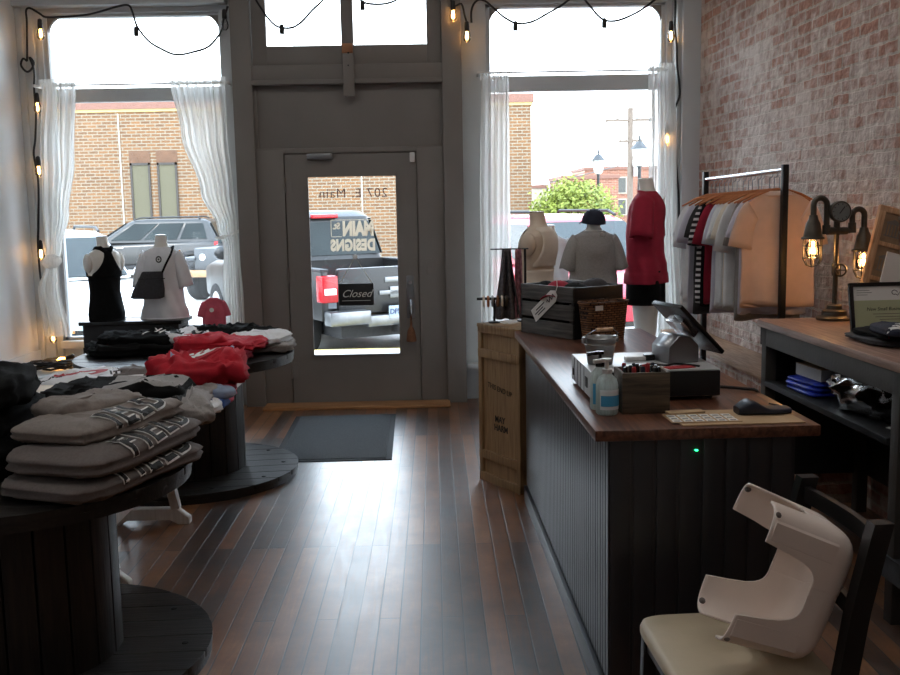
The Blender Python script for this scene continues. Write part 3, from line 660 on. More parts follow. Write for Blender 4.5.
def leaves(blobs, n, s, seed):
    r = random.Random(seed); k = B()
    for _ in range(n):
        c, q = r.choices(blobs, [b[1] ** 2 for b in blobs])[0]
        d = V(r.gauss(0, 1), r.gauss(0, 1), r.gauss(0, 1)).normalized() * q * (.55 + .45 * r.random() ** .5) * (1 + .2 * r.gauss(0, 1))
        p = V(*c) + V(d.x, d.y, d.z * .8); a = V(r.gauss(0, 1), r.gauss(0, 1), r.gauss(0, 1)).normalized(); b = a.orthogonal().normalized()
        k._add([p - a * s, p + b * s * .5, p + a * s, p - b * s * .5], [(0, 1, 2, 3)])
    return k
t = thing('tree', 'bright leafy tree standing right of the tan brick building', 'tree', (4.75, 34.4, -.28))
leaves([((-.5, 0, 1.7), .85), ((.45, 0, 1.8), .9), ((0, .3, 2.1), .75), ((.95, .2, 1.4), .6), ((-1.0, 0, 1.35), .6)], 5200, .085, 3).ob('foliage', 'leaf_bright', t, fix=False, sharp=0)
B().tube([(0, 0, 0), (.05, 0, .8), (0, .1, 1.8)], [.14, .11, .07], 8).ob('trunk', 'bark', t)
t = thing('shrub', 'darker rounded shrub below the tree and behind the red car', 'shrub', (4.75, 32.4, -.28))
leaves([((-.6, 0, .9), .75), ((.4, 0, 1.0), .7), ((1.0, .1, .7), .5)], 2600, .08, 5).ob('foliage', 'leaf_green', t, fix=False, sharp=0); B().tube([(0, 0, 0), (0, 0, .7)], .05, 6).ob('stem', 'bark', t)
t = thing('flower_bed', 'yellow flowering bush beside the windscreen of the red car', 'flowers', (6.15, 31, -.3))
leaves([((0, 0, .6), .6), ((.7, 0, .5), .5)], 1200, .07, 6).ob('foliage', 'leaf_green', t, fix=False, sharp=0); leaves([((0, -.1, .7), .62), ((.7, -.1, .6), .5)], 420, .07, 8).ob('blossom', 'petal', t, fix=False, sharp=0)

# ------------------------------------------------------------------ vehicles
mk('car_white', (196, 196, 194), .25, var=.02); mk('car_grey', (58, 57, 56), .28, .3, var=.05); mk('car_red', (150, 18, 40), .25, var=.03); mk('car_black', (20, 20, 21), .35, .0, var=.12, vs=2)
M['car_glass'] = mat('car_glass', (26, 33, 33), .1, var=.3, vs=1.5, spec=.25); mk('tyre', (26, 26, 27), .85); mk('alloy', (196, 198, 200), .3, .7); mk('tail_red', (150, 12, 24), .25, var=.15, vs=30); mk('lamp_clear', (224, 226, 226), .15); mk('black_trim', (24, 24, 26), .6)
mk('bumper_steel', (120, 122, 124), .3, .9); mk('plate', (150, 164, 174), .5, var=.05); mk('plate_ink', (44, 60, 96), .6)
def ring(x, z0, z1, hw, n=28, ey=.34, ez=.42):
    return [V(x, hw * spow(math.cos(a), ey), (z0 + z1) / 2 + (z1 - z0) / 2 * spow(math.sin(a), ez)) for a in [2 * PI * i / n for i in range(n)]]
def plan(z, x0, x1, hw, n=40, e=.2):
    return [V((x0 + x1) / 2 + (x1 - x0) / 2 * spow(math.cos(a), e), hw * spow(math.sin(a), e), z) for a in [2 * PI * i / n for i in range(n)]]
def wheel(parent, x, y, r, wd=.23, spokes=5):
    s = 1 if y > 0 else -1
    mx = Matrix.Translation((x, y, r)) @ Matrix.Rotation(-s * PI / 2, 4, 'X')
    w_ = B().lathe([(r * .62, -wd / 2), (r * .92, -wd / 2), (r, -wd * .3), (r, wd * .3), (r * .92, wd / 2), (r * .62, wd / 2), (r * .6, 0)], n=32, mx=mx).ob('wheel', 'tyre', parent)
    k = B().lathe([(r * .6, wd * .3), (r * .64, wd * .48), (r * .66, wd * .48)], n=28, mx=mx).lathe([(.001, wd * .3), (r * .13, wd * .32), (r * .12, wd * .4), (.001, wd * .42)], n=14, mx=mx)
    for i in range(spokes): k.box(-r * .07, r * .07, r * .08, r * .62, wd * .28, wd * .38, 0, mx @ Matrix.Rotation(2 * PI * i / spokes, 4, 'Z'))
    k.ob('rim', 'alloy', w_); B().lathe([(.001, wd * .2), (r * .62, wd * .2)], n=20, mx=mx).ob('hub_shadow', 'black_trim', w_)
    return w_
def quad(k, a, b, c, d, th=.012):
    a, b, c, d = V(*a), V(*b), V(*c), V(*d); n = (b - a).cross(d - a).normalized() * th
    k._add([a, b, c, d, a + n, b + n, c + n, d + n], [(3, 2, 1, 0), (4, 5, 6, 7), (0, 1, 5, 4), (1, 2, 6, 5), (2, 3, 7, 6), (3, 0, 4, 7)]); return k
class Cab:
    """glass house between a belt and a roof, as two rounded plans"""
    def __init__(s, zb, xb0, xb1, wb, zr, xr0, xr1, wr_): s.a = (zb, xb0, xb1, wb); s.b = (zr, xr0, xr1, wr_)
    def at(s, t): return [p + (q - p) * t for p, q in zip(s.a, s.b)]
    def build(s, paint, parent, name='cabin'):
        k = B(); r = []
        for t in (0, .5, .94): z, x0, x1, hw = s.at(t); r.append(plan(z, x0, x1, hw))
        z, x0, x1, hw = s.at(1.0); r.append(plan(z + .035, x0 + .12, x1 - .12, hw - .07)); r.append(plan(z + .055, x0 + .4, x1 - .4, hw - .25))
        return k.loft(r).ob(name, paint, parent)
    def side(s, sg, f0, f1, g0, g1, t0, t1, parent):
        """side glass between fractions f of the belt and g of the roof"""
        def p(f, t): z, x0, x1, hw = s.at(t); return V(x0 + (x1 - x0) * f, sg * (hw + .006), z)
        l = lambda t: (f0 + (g0 - f0) * t, f1 + (g1 - f1) * t)
        a, b = l(t0), l(t1); q = [p(a[0], t0), p(a[1], t0), p(b[1], t1), p(b[0], t1)]
        if sg > 0: q = q[::-1]
        return quad(B(), *q).ob('side_window', 'car_glass', parent)
    def end(s, sg, t0, t1, name, parent, wf=.88):
        def p(f, t): z, x0, x1, hw = s.at(t); return V((x1 + .006) if sg > 0 else (x0 - .006), f * hw * wf, z)
        q = [p(-1, t0), p(1, t0), p(1, t1), p(-1, t1)]
        if sg < 0: q = q[::-1]
        return quad(B(), *q).ob(name, 'car_glass', parent)
def suv(name, label, cat, paint, loc, rz, grp, sc=1.0, front=True, rear=True, rails=True):
    t = thing(name, label, cat, loc, rz, grp); t.scale = (sc, sc, sc)
    st = [(-2.38, .5, .9, .74), (-2.3, .38, 1.06, .86), (-1.9, .32, 1.1, .92), (-.9, .28, 1.08, .93), (.4, .28, 1.04, .93), (1.3, .28, 1.0, .92), (1.85, .32, .95, .89), (2.2, .36, .86, .82), (2.38, .45, .74, .68)]
    B().loft([ring(*q) for q in st]).ob('body', paint, t)
    c = Cab(1.02, -2.28, 1.28, .86, 1.62, -1.95, .35, .68); cb = c.build(paint, t)
    for sg in (-1, 1):
        c.side(sg, .66, .9, .6, .88, .12, .88, cb); c.side(sg, .36, .63, .3, .58, .12, .88, cb); c.side(sg, .1, .33, .08, .27, .14, .86, cb)
        for x in (-1.45, 1.42): wheel(t, x, sg * .82, .35)
        for x in (-1.45, 1.42): B().lathe([(.36, 0), (.43, 0), (.42, .02), (.36, .02)], n=28, mx=Matrix.Translation((x, sg * .915, .35)) @ Matrix.Rotation(-sg * PI / 2, 4, 'X')).ob('wheel_arch', 'black_trim', t)
        B().box(-1.9, 1.9, sg * .9 - .05, sg * .9 + .05, .26, .38, b=.02).ob('sill_trim', 'black_trim', t)
        for x in (.55, -.5): B().box(x - .1, x + .1, sg * .935 - .015, sg * .935 + .015, .86, .9, b=.008).ob('door_handle', 'chrome' if paint == 'car_grey' else paint, t)
        B().ball((.95, sg * 1.0, 1.08), .11, 8, (.7, 1, .75)).ob('mirror', paint, t)
        if rails: B().tube([(-1.7, sg * .6, 1.66), (-1.6, sg * .6, 1.72), (.0, sg * .6, 1.72), (.2, sg * .6, 1.66)], .022, 6).ob('roof_rail', 'black_trim', t)
        B().box(-2.36, -2.1, sg * .78 - .09, sg * .78 + .1, .88, 1.02, b=.03).ob('tail_light', 'tail_red', t)
        B().ball((2.08, sg * .66, .8), .17, 10, (.9, .9, .5)).ob('headlight', 'lamp_clear', t)
    c.end(1, .06, .92, 'windscreen', cb); c.end(-1, .2, .9, 'rear_window', cb)
    k = B()
    for z in (.56, .62, .68): k.box(2.28, 2.37, -.5, .5, z, z + .035)
    k.ob('grille', 'chrome', t); B().box(2.22, 2.355, -.52, .52, .54, .73).ob('grille_opening', 'black_trim', t)
    B().box(2.15, 2.36, -.6, .6, .38, .47, b=.02).ob('lower_intake', 'black_trim', t)
    B().box(2.365, 2.385, -.16, .16, .44, .54).ob('number_plate', 'plate', t)
    return t
CG = 'cars parked on the street'
suv('car', 'grey sport utility car in side view across the street before the brick building', 'car', 'car_grey', (-8.4, 29.6, -.3), PI, CG)
suv('car', 'white car parked nose in behind the black tank top mannequin', 'car', 'car_white', (-5.5, 14.6, -.3), R(-60), CG, .98)
suv('car', 'red car with roof rails parked behind the torsos in the right window', 'car', 'car_red', (1.95, 14.5, -.3), R(-72), CG, 1.04)

# pickup truck, tail towards the shop
t = thing('pickup_truck', 'black pickup truck parked tail first outside the glass door', 'truck', (-1.8, 15.1, -.35), R(119), CG)
st = [(-.5, .5, 1.22, .99), (.4, .48, 1.22, 1.0), (1.4, .46, 1.2, 1.0), (2.1, .46, 1.16, .98), (2.6, .5, 1.08, .92), (2.75, .6, .95, .8)]
B().loft([ring(*q, ey=.22, ez=.3) for q in st]).ob('body', 'car_black', t)
B().box(-2.55, -.45, -.95, .95, .62, .7).ob('bed_floor', 'black_trim', t)
for sg in (-1, 1):
    k = B().box(-2.6, -.45, sg * .95 - .05, sg * .95 + .05, .55, 1.18, b=.03).ob('bed_side', 'car_black', t)
    B().box(-2.6, -.45, sg * .95 - .06, sg * .95 + .06, 1.16, 1.2, b=.012).ob('bed_rail', 'black_trim', k)
    B().box(-2.66, -2.45, sg * .9 - .11, sg * .9 + .11, .78, 1.12, b=.03).ob('tail_light', 'tail_red', t)
    B().box(-2.665, -2.62, sg * .9 - .08, sg * .9 + .08, .88, .96, b=.01).ob('reversing_light', 'lamp_clear', t)
    for x in (-1.55, 1.85): wheel(t, x, sg * .86, .4, .27, 6)
    B().ball((.95, sg * 1.12, 1.3), .14, 8, (.6, 1, .8)).ob('mirror', 'car_black', t)
tg = B().box(-2.66, -2.58, -.8, .8, .62, 1.2, b=.03).ob('tailgate', 'car_black', t)
B().box(-2.675, -2.65, -.16, .16, 1.0, 1.07, b=.012).ob('tailgate_handle', 'bumper_steel', tg)
k = B().box(-2.68, -2.655, -.24, .24, .845, .9, b=.006).box(-2.68, -2.655, -.09, .09, .8, .945, b=.006); k.ob('emblem', 'bumper_steel', tg)
bp = B().box(-2.82, -2.6, -.98, -.42, .5, .68, b=.035).box(-2.82, -2.6, .42, .98, .5, .68, b=.035).box(-2.78, -2.6, -.45, .45, .46, .6, b=.02).ob('rear_bumper', 'bumper_steel', t)
B().box(-2.79, -2.77, -.16, .16, .56, .71).ob('number_plate', 'plate', bp)
lettering('plate_number', 'DFS 811', 'plate_ink', bp, Matrix.Translation((-2.795, 0, .635)) @ Matrix.Rotation(-PI / 2, 4, 'Z') @ Matrix.Rotation(PI / 2, 4, 'X'), .09, depth=.001, bold=.002)
B().tube([(-2.6, -.35, .42), (-2.85, -.35, .4)], .05, 10).ob('exhaust', 'steel', t); B().box(-2.9, -2.6, -.05, .05, .36, .46, b=.01).ob('tow_hitch', 'black_trim', t)
B().box(-2.5, 2.4, -.7, .7, .3, .5).ob('chassis', 'black_trim', t)
c = Cab(1.2, -.55, 1.75, .93, 1.86, -.35, .9, .76); cb = c.build('car_black', t)
c.end(-1, .1, .82, 'rear_window', cb, .9); c.end(1, .08, .92, 'windscreen', cb)
for sg in (-1, 1): c.side(sg, .45, .85, .5, .95, .1, .9, cb); c.side(sg, .06, .42, .06, .46, .1, .9, cb)
B().box(-.45, -.35, -.2, .2, 1.8, 1.86, b=.015).ob('brake_light', 'tail_red', cb)
# off-roader at the right edge of the left window
t = thing('off_roader', 'boxy off-roader with knobbly tyre half hidden by the swept curtain', 'car', (-4.0, 22.6, -.3), R(-105), CG)
mk('tan_paint', (150, 118, 84), .5); mk('jeep_dark', (62, 66, 70), .4)
B().box(-1.9, .55, -.75, .75, .6, 1.15, b=.05).box(.5, 1.75, -.62, .62, .62, 1.12, b=.05).ob('body', 'jeep_dark', t)
c = Cab(1.13, -1.9, .6, .74, 1.78, -1.85, .3, .68); cb = c.build('black_trim', t); c.end(1, .08, .9, 'windscreen', cb)
for sg in (-1, 1):
    c.side(sg, .5, .9, .5, .95, .1, .9, cb); c.side(sg, .06, .45, .06, .45, .1, .9, cb)
    for x in (-1.3, 1.3): wheel(t, x, sg * .74, .4, .28, 6)
    B().box(.85, 1.8, sg * .74 - .17, sg * .74 + .17, .86, .93, b=.03).ob('wing', 'jeep_dark', t); B().cyl((0, 0, 0), .07, .03, 14, Matrix.Translation((1.73, sg * .42, .93)) @ Matrix.Rotation(PI / 2, 4, 'Y')).ob('headlight', 'lamp_clear', t)
B().box(1.7, 1.95, -.75, .75, .52, .66, b=.03).ob('front_bumper', 'tan_paint', t); B().box(.9, 1.7, .66, .8, .94, 1.1, b=.02).ob('side_box', 'tan_paint', t)
# ------------------------------------------------------------------ garments
def garment(name, m, parent, sx, sy, h, seed, wr=.012, lay=2, e=.35, droop=0, sub=72, edge=None, loc=(0, 0, 0), rz=0, lean=0):
    """a folded or heaped piece of clothing: soft rounded slab with fold lines round its side and wrinkles on top"""
    def P(a, b):
        ca, sa = math.cos(a), math.sin(a); cb, sb = math.cos(b), math.sin(b)
        x = sx / 2 * spow(ca, e) * spow(cb, .45); y = sy / 2 * spow(sa, e) * spow(cb, .45); z = h / 2 + h / 2 * spow(sb, .75)
        f = abs(math.sin((z / h) * PI * lay)); r = 1 - .05 * (1 - f) ** 2 * (1 if lay > 1 else 0) * abs(cb)
        x *= r; y *= r
        q = V(x, y, z)
        w = (nz(q, 5, seed) + .55 * nz(V(x * 1.6, y * .8, z), 13, seed + 1)) 
        cr = 1 - abs(nz(V(x * .7 + y * .5, y - x * .3, z), 9, seed + 2)) * 3; cr = max(0, cr)
        n = V(x / max(sx, .01), y / max(sy, .01), (z - h / 2) / max(h, .01)); n = n.normalized() if n.length > 1e-5 else V(0, 0, 1)
        c2 = max(0, 1 - abs(nz(V(x * 1.3 - y * .6, y + x * .4, z * 1.5), 11, seed + 8)) * 4) ** 3
        q += n * wr * (w + .6 * cr + .55 * c2) + V(.5 * wr * nz(q, 7, seed + 5), .5 * wr * nz(q, 7, seed + 6), 0)
        if droop:
            d = max(0, abs(x) - sx * .32); q.z -= droop * d * d / (sx * sx)
        q.z = max(q.z, .001) if not droop else q.z
        q.z += lean * x
        return q
    k = B(); n = sub
    rings = []
    mlat = 22
    for i in range(1, mlat):
        b = -PI / 2 + PI * i / mlat
        rings.append([P(2 * PI * j / n, b) for j in range(n)])
    k.loft(rings)
    o = k.ob(name, m, parent, sharp=0)
    o.location = loc; o.rotation_euler = (0, 0, rz)
    return o, P
def folded(label, m, loc, rz, sx, sy, h, seed, group=None, cat='shirt', name='folded_shirt', **k):
    o, P = garment(name, m, None, sx, sy, h, seed, **k)
    tag(o, label, cat, group, loc, rz)
    return o, P
def on_top(P, h):
    """maps flat points (x,y,0) to the top of a garment"""
    return P
def ztop(o):
    """height lookup on a garment mesh, local"""
    me = o.data; import mathutils.bvhtree as bv
    t = bv.BVHTree.FromPolygons([v.co for v in me.vertices], [p.vertices for p in me.polygons])
    def f(x, y, eps=.002, d=0):
        r = t.ray_cast(V(x, y, 1), V(0, 0, -1)); return (r[0].z if r[0] else .01) + eps + d
    return f
def printed(o, s, m, x, y, rz, size, name='print', eps=.0025, bold=.004, shear=0, space=1, outline=None):
    f = ztop(o); R_ = Matrix.Rotation(rz, 3, 'Z')
    if outline:
        lettering('print_outline', s, outline, o, Matrix(), size, fn=lambda c: (lambda q: V(q.x + x, q.y + y, f(q.x + x, q.y + y, eps * .5, c.z)))(R_ @ V(c.x, c.y, 0)), depth=.0004, bold=bold + size * .035, shear=shear, space=space, sub=size * .3)
    return lettering(name, s, m, o, Matrix(), size, fn=lambda c: (lambda q: V(q.x + x, q.y + y, f(q.x + x, q.y + y, eps, c.z)))(R_ @ V(c.x, c.y, 0)), depth=.0004, bold=bold, shear=shear, space=space, sub=size * .3)
def patch(o, pts, m, name='print', eps=.002, n=10):
    """a printed patch: a quad of four local (x,y) corners laid over a garment"""
    f = ztop(o); a, b, c, d = [V(*p, 0) for p in pts]
    def fn(u, v):
        p = (a * (1 - u) + b * u) * (1 - v) + (d * (1 - u) + c * u) * v; return V(p.x, p.y, f(p.x, p.y, eps))
    q = B().grid(fn, n, n).ob(name, m, o, sharp=0, fix=False); return q
def blob(o, x, y, rx, ry, rz, m, name='print', eps=.002):
    f = ztop(o); R_ = Matrix.Rotation(rz, 3, 'Z')
    def fn(u, v):
        q = R_ @ V(rx * v * math.cos(2 * PI * u), ry * v * math.sin(2 * PI * u), 0); return V(q.x + x, q.y + y, f(q.x + x, q.y + y, eps))
    return B().grid(fn, 28, 6).ob(name, m, o, sharp=0, fix=False)

# ------------------------------------------------------------------ cable spool tables
def spool(label, loc, rz, r=.64, h=.75, rd=.31, rt=.64):
    t = thing('spool_table', label, 'table', loc, rz, 'cable spool display tables')
    for z0, nm in ((0.0, 'base_disc'), (h - .055, 'top_disc')):
        r = rt if nm[0] == 't' else r
        k = B(); nb = 9; w_ = 2 * r / nb
        for i in range(nb):
            y0, y1 = -r + i * w_ + .002, -r + (i + 1) * w_ - .002
            pts = []
            for s in range(7): y = y0 + (y1 - y0) * s / 6; pts.append((math.sqrt(max(r * r - y * y, 1e-5)), y))
            pts += [(-x, y) for x, y in reversed(pts)]
            k.poly(pts, 'z', .027, Matrix.Translation((0, 0, z0 + .028)), b=.002)
        k.lathe([(r - .004, 0), (r - .004, .027)], (0, 0, z0), 64)
        d = k.ob(nm, 'spool_wood', t)
        b_ = B()
        for i in range(10):
            a = 2 * PI * i / 10; b_.lathe([(.013, .055), (.012, .059), (.004, .061)], (rd * .85 * math.cos(a) if nm[0] == 't' else (r - .09) * math.cos(a), rd * .85 * math.sin(a) if nm[0] == 't' else (r - .09) * math.sin(a), z0), 8)
        b_.ob('bolt_ring', 'black_metal', d)
    k = B(); n = 20
    for i in range(n):
        a = 2 * PI * i / n; mx = Matrix.Rotation(a, 4, 'Z') @ Matrix.Translation((rd, 0, 0))
        k.box(-.03, .012, -PI * rd / n + .0015, PI * rd / n - .0015, .054, h - .054, .003, mx)
    k.ob('drum', 'stave_wood', t)
    return t
spool('farther cable spool table of dark planks before the left window', (-1.505, 5.96, 0), .12)
spool('nearest cable spool table, cut by the left edge of the photo', (-1.48, 3.42, 0), .05, h=.72, rt=.6)

# white trestle table between the spools
t = thing('trestle_table', 'white farmhouse table on A shaped trestles between the two spools', 'table', (-1.5, 4.66, 0))
B().box(-.53, .47, -.56, .62, .69, .715, b=.005).ob('tabletop', 'white_wood', t)
for y, dx in ((-.53, -.08), (.36, -.04)):
    l = B().poly([(-.21, 0), (-.15, 0), (-.11, .03), (.11, .03), (.15, 0), (.21, 0), (.21, .035), (.15, .085), (-.15, .085), (-.21, .035)], 'y', .05, Matrix.Translation((.04, y - .025, 0)), b=.004).bar((-.1, y, .08), (.01, y, .66), .045, .05, .004).bar((.18, y, .08), (.07, y, .66), .045, .05, .004).box(-.3, .38, y - .03, y + .03, .645, .69, b=.004).ob('trestle', 'white_wood', t); l.location.x = dx
B().box(-.02, .04, -.5, .34, .2, .26, b=.004).ob('stretcher', 'white_wood', t)

# ------------------------------------------------------------------ clothes on the near spool
T0 = .722
FG = 'folded garments on the near spool'
import mathutils
sw = [('grey sweatshirt with black FIELD lettering, bottom of the front stack', -1.1, 3.27, .68, .38, .07, 1.2, 11),
      ('grey sweatshirt with black FIELD lettering, middle of the front stack', -1.1, 3.3, .68, .39, .09, 1.3, 12),
      ('grey sweatshirt folded smaller with black lettering and stars, top of the front stack', -1.15, 3.34, .56, .33, .07, 1.22, 13)]
z = T0
for i, (l, x, y, sx, sy, h, rz, sd_) in enumerate(sw):
    o, P = folded(l, 'heather_cloth' if i < 2 else 'taupe_cloth', (x, y, z), rz, sx, sy, h, sd_, FG, 'sweatshirt', 'folded_sweatshirt', wr=.013, lay=2, e=.34, sub=84)
    # lettering runs over the front edge: laid on the top and the rolled front
    bvh = mathutils.bvhtree.BVHTree.FromPolygons([v.co for v in o.data.vertices], [p.vertices for p in o.data.polygons])
    def wrap(c, x0=.03, y0=-sy * .5 + .045, bvh=bvh, h=h, sy=sy, ang=.1, k=1.0):
        u = x0 + c.x * math.cos(ang) - c.y * math.sin(ang); v = y0 + c.x * math.sin(ang) + c.y * math.cos(ang)
        # v below the front rim wraps down the rolled edge
        rim = -sy / 2 + .05
        if v >= rim: org = V(u, v, .5); d = V(0, 0, -1)
        else:
            t_ = (rim - v); a = min(1.5, t_ / (h * .55)); org = V(u, rim, h / 2) + V(0, -math.sin(a), math.cos(a)) * .5; d = V(0, math.sin(a), -math.cos(a))
        r = bvh.ray_cast(org, d)
        if r[0] is None: r = bvh.find_nearest(V(u, v, h))
        return r[0] - d * (.0055 + c.z * 1.5)
    s, size = (('FIELD', .15) if i < 2 else ('WARDE', .14))
    if i == 2: s = 'IIIII'
    lettering('print_outline', s if i < 2 else 'IELD', 'print_white', o, Matrix(), size, fn=lambda c, w_=wrap: w_(V(c.x, c.y, c.z)), depth=.0003, bold=.0075, sub=.02, space=1.22)
    lettering('print', s if i < 2 else 'IELD', 'print_black', o, Matrix(), size, fn=lambda c, w_=wrap: w_(V(c.x, c.y, c.z + .0015)), depth=.0003, bold=.002, sub=.02, space=1.22)
    for q in range(3):
        st_ = [(.018 * (1 if j % 2 == 0 else .42) * math.sin(j * PI / 5), .018 * (1 if j % 2 == 0 else .42) * math.cos(j * PI / 5)) for j in range(10)]
        f = ztop(o); k = B(); cx_, cy_ = .1 + q * .06, sy * .18 + q * .012
        k._add([V(cx_ + a, cy_ + b, f(cx_ + a, cy_ + b, .003)) for a, b in st_] + [V(cx_, cy_, f(cx_, cy_, .003))], [(j, (j + 1) % 10, 10) for j in range(10)]); k.ob('star', 'print_black', o, fix=False, sharp=0)
    z += h * .92
folded('taupe shirt with a pointed corner lying on top of the front sweatshirts', 'taupe_cloth', (-1.22, 3.46, z - .03), 1.0, .34, .26, .06, 17, FG, wr=.02, lay=1, e=.6)
o, P = folded('grey shirt with a red band at the back of the front stack', 'grey_cloth', (-1.3, 3.45, z - .14), 1.25, .36, .24, .09, 19, FG, wr=.016, lay=2)
patch(o, [(.02, -.06), (.2, .0), (.19, .05), (.02, .0)], 'print_red')
z = T0
for i, (l, x, y, sx, sy, h, rz) in enumerate([
        ('black hoodie at the bottom of the tall pile on the near spool', -1.64, 3.4, .5, .5, .14, .1), ('black hoodie second in the tall pile on the near spool', -1.68, 3.42, .5, .46, .12, -.05),
        ('black hoodie with white print on top of the tall pile on the near spool', -1.65, 3.4, .48, .44, .12, .12)]):
    o, P = folded(l, 'black_cloth', (x, y, z), rz, sx, sy, h, 31 + i, FG, 'hoodie', 'folded_hoodie', wr=.025, lay=2, e=.45); z += h * .9
patch(o, [(-.02, -.12), (.1, -.12), (.11, -.03), (-.01, -.03)], 'print_white'); patch(o, [(-.0, -.1), (.06, -.1), (.06, -.05), (.0, -.05)], 'print_black', eps=.004)

# ------------------------------------------------------------------ clothes on the white table
TG = 'folded garments on the white trestle table'
Z = .717
o, P = folded('white shirt with a dark red oval print near the white wall', 'white_cloth', (-1.72, 4.98, Z), .25, .52, .36, .085, 41, TG, wr=.02, lay=1, e=.6)
blob(o, -.06, -.02, .13, .055, .25, 'print_red'); blob(o, -.04, -.02, .05, .02, .25, 'print_white', eps=.004); printed(o, '/////', 'print_black', .13, -.03, .4, .09, bold=.002); printed(o, 'wild', 'print_black', -.2, -.09, .1, .07, bold=.003)
folded('cream folded shirt half buried between black piles on the white table', 'cream_cloth', (-1.76, 4.56, Z), .1, .44, .3, .075, 43, TG, wr=.018, lay=2)
folded('ochre folded shirt peeping out behind the black hoodies', 'ochre_cloth', (-1.74, 4.26, Z), .1, .34, .22, .07, 44, TG, wr=.018, lay=2)
z = Z
for i, l in enumerate(('lower black shirt of the pile in the middle of the white table', 'middle black shirt of the pile in the middle of the white table')):
    folded(l, 'black_cloth', (-1.38, 4.24, z), .06 * i, .6, .42, .06, 51 + i, TG, wr=.024, lay=2, e=.4); z += .05
o, P = folded('black shirt with a pale grey print, top of the pile on the white table', 'black_cloth', (-1.36, 4.24, z), .08, .56, .38, .055, 53, TG, wr=.03, lay=1, e=.45)
patch(o, [(-.04, -.17), (.27, -.16), (.27, .16), (-.04, .15)], 'grey_cloth', eps=.004)
o, P = folded('black and white patterned shirt hanging over the right edge of the white table', 'grey_cloth', (-1.08, 4.16, Z), .35, .2, .36, .1, 55, TG, wr=.035, lay=3, e=.5)
for i in range(3): patch(o, [(-.06 + .03 * i, -.15 + .08 * i), (-.02 + .03 * i, -.15 + .08 * i), (.0 + .03 * i, -.06 + .08 * i), (-.04 + .03 * i, -.06 + .08 * i)], 'print_black', eps=.004)
folded('brown grey shirt behind the black pile, nearest the far spool', 'heather_cloth', (-1.46, 5.05, Z), .1, .42, .34, .085, 57, TG, wr=.028, lay=2)
o, P = folded('taupe shirt with a white card on it on the white table', 'taupe_cloth', (-1.4, 4.86, Z), -.15, .46, .32, .065, 58, TG, wr=.024, lay=2)
tag(B().box(-.055, .055, -.035, .035, 0, .002).ob('price_card', 'paper'), 'small white card lying on the taupe shirt', 'card', None, (-1.5, 4.86, Z + .083), .2)
folded('coral shirt showing as a thin band under the taupe shirts', 'pink_cloth', (-1.28, 4.74, Z), .05, .3, .2, .035, 59, TG, wr=.01, lay=1)
z = Z
for i, (l, m, x, y, sx, sy, h) in enumerate([('pale pink folded shirt under the red jersey', 'pink_cloth', -1.1, 4.64, .28, .34, .05), ('deep pink folded shirt just under the red jersey', 'crimson_cloth', -1.1, 4.7, .3, .32, .045)]):
    folded(l, m, (x, y, z), .1, sx, sy, h, 61 + i, TG, wr=.015, lay=2); z += h * .9
o, P = folded('crumpled red jersey with white lettering on the corner of the white table', 'red_cloth', (-1.12, 4.7, z), .3, .42, .4, .105, 65, TG, 'jersey', 'red_jersey', wr=.06, lay=1, e=.6)
patch(o, [(-.14, -.1), (-.1, -.12), (-.08, .0), (-.13, .02)], 'paleblue_cloth'); patch(o, [(.1, -.02), (.15, -.04), (.17, .1), (.11, .12)], 'paleblue_cloth'); printed(o, 'Sox', 'print_white', .0, .0, .3, .13, bold=.006, shear=.3)
for i, (l, m, x, y, h, s_) in enumerate([('white folded shirt with red print at the front right edge of the white table', 'white_cloth', -1.06, 4.36, .05, 71), ('royal blue folded shirt at the right edge of the white table', 'blue_cloth', -1.05, 4.44, .05, 72), ('beige crumpled shirt above the royal blue one', 'grey_cloth', -1.1, 4.44, .055, 73), ('light blue shirt hanging over the edge of the white table', 'paleblue_cloth', -1.0, 4.46, .04, 74)]):
    o, P = folded(l, m, (x, y, Z + (.045 if i in (2, 3) else 0)), .1 - .1 * i, .2 if i != 3 else .12, .22 if i != 3 else .1, h, s_, TG, wr=.016, lay=2, e=.5)
    if i == 0: blob(o, .02, -.03, .04, .03, 0, 'print_red')

# ------------------------------------------------------------------ clothes on the far spool
Z = .752
SG = 'garments heaped on the far spool'
for i, (l, m, x, y, sx, sy, h, rz, dz) in enumerate([
        ('black shirt at the left end of the heap on the far spool', 'black_cloth', -1.9, 6.0, .4, .4, .07, .2, 0),
        ('black shirt in the middle of the heap on the far spool', 'black_cloth', -1.6, 6.05, .42, .42, .07, -.1, 0),
        ('black shirt lying across the top of the heap on the far spool', 'black_cloth', -1.76, 6.04, .5, .34, .06, .1, .06),
        ('black shirt with pale drawstrings behind the white print', 'black_cloth', -1.42, 6.2, .4, .34, .12, .1, 0),
        ('black shirt along the back edge, left of the white shirts', 'black_cloth', -1.22, 6.26, .42, .26, .12, -.1, .0)]):
    o, P = folded(l, m, (x, y, Z + dz), rz, sx, sy, h, 81 + i, SG, wr=.03, lay=2, e=.55)
    if i == 2:
        f = ztop(o); B().tube([V(.0 + .02 * j, -.12 + .045 * j, f(.0 + .02 * j, -.12 + .045 * j, .003)) for j in range(6)], .004, 5).tube([V(.1 + .012 * j * math.sin(j), -.12 + .04 * j, f(.1 + .012 * j * math.sin(j), -.12 + .04 * j, .003)) for j in range(6)], .004, 5).ob('drawstring', 'print_white', o)
o, P = folded('white shirt with a round black badge print among the black shirts', 'white_cloth', (-1.5, 6.02, Z + .065), .3, .28, .24, .06, 87, SG, wr=.02, lay=1, e=.6)
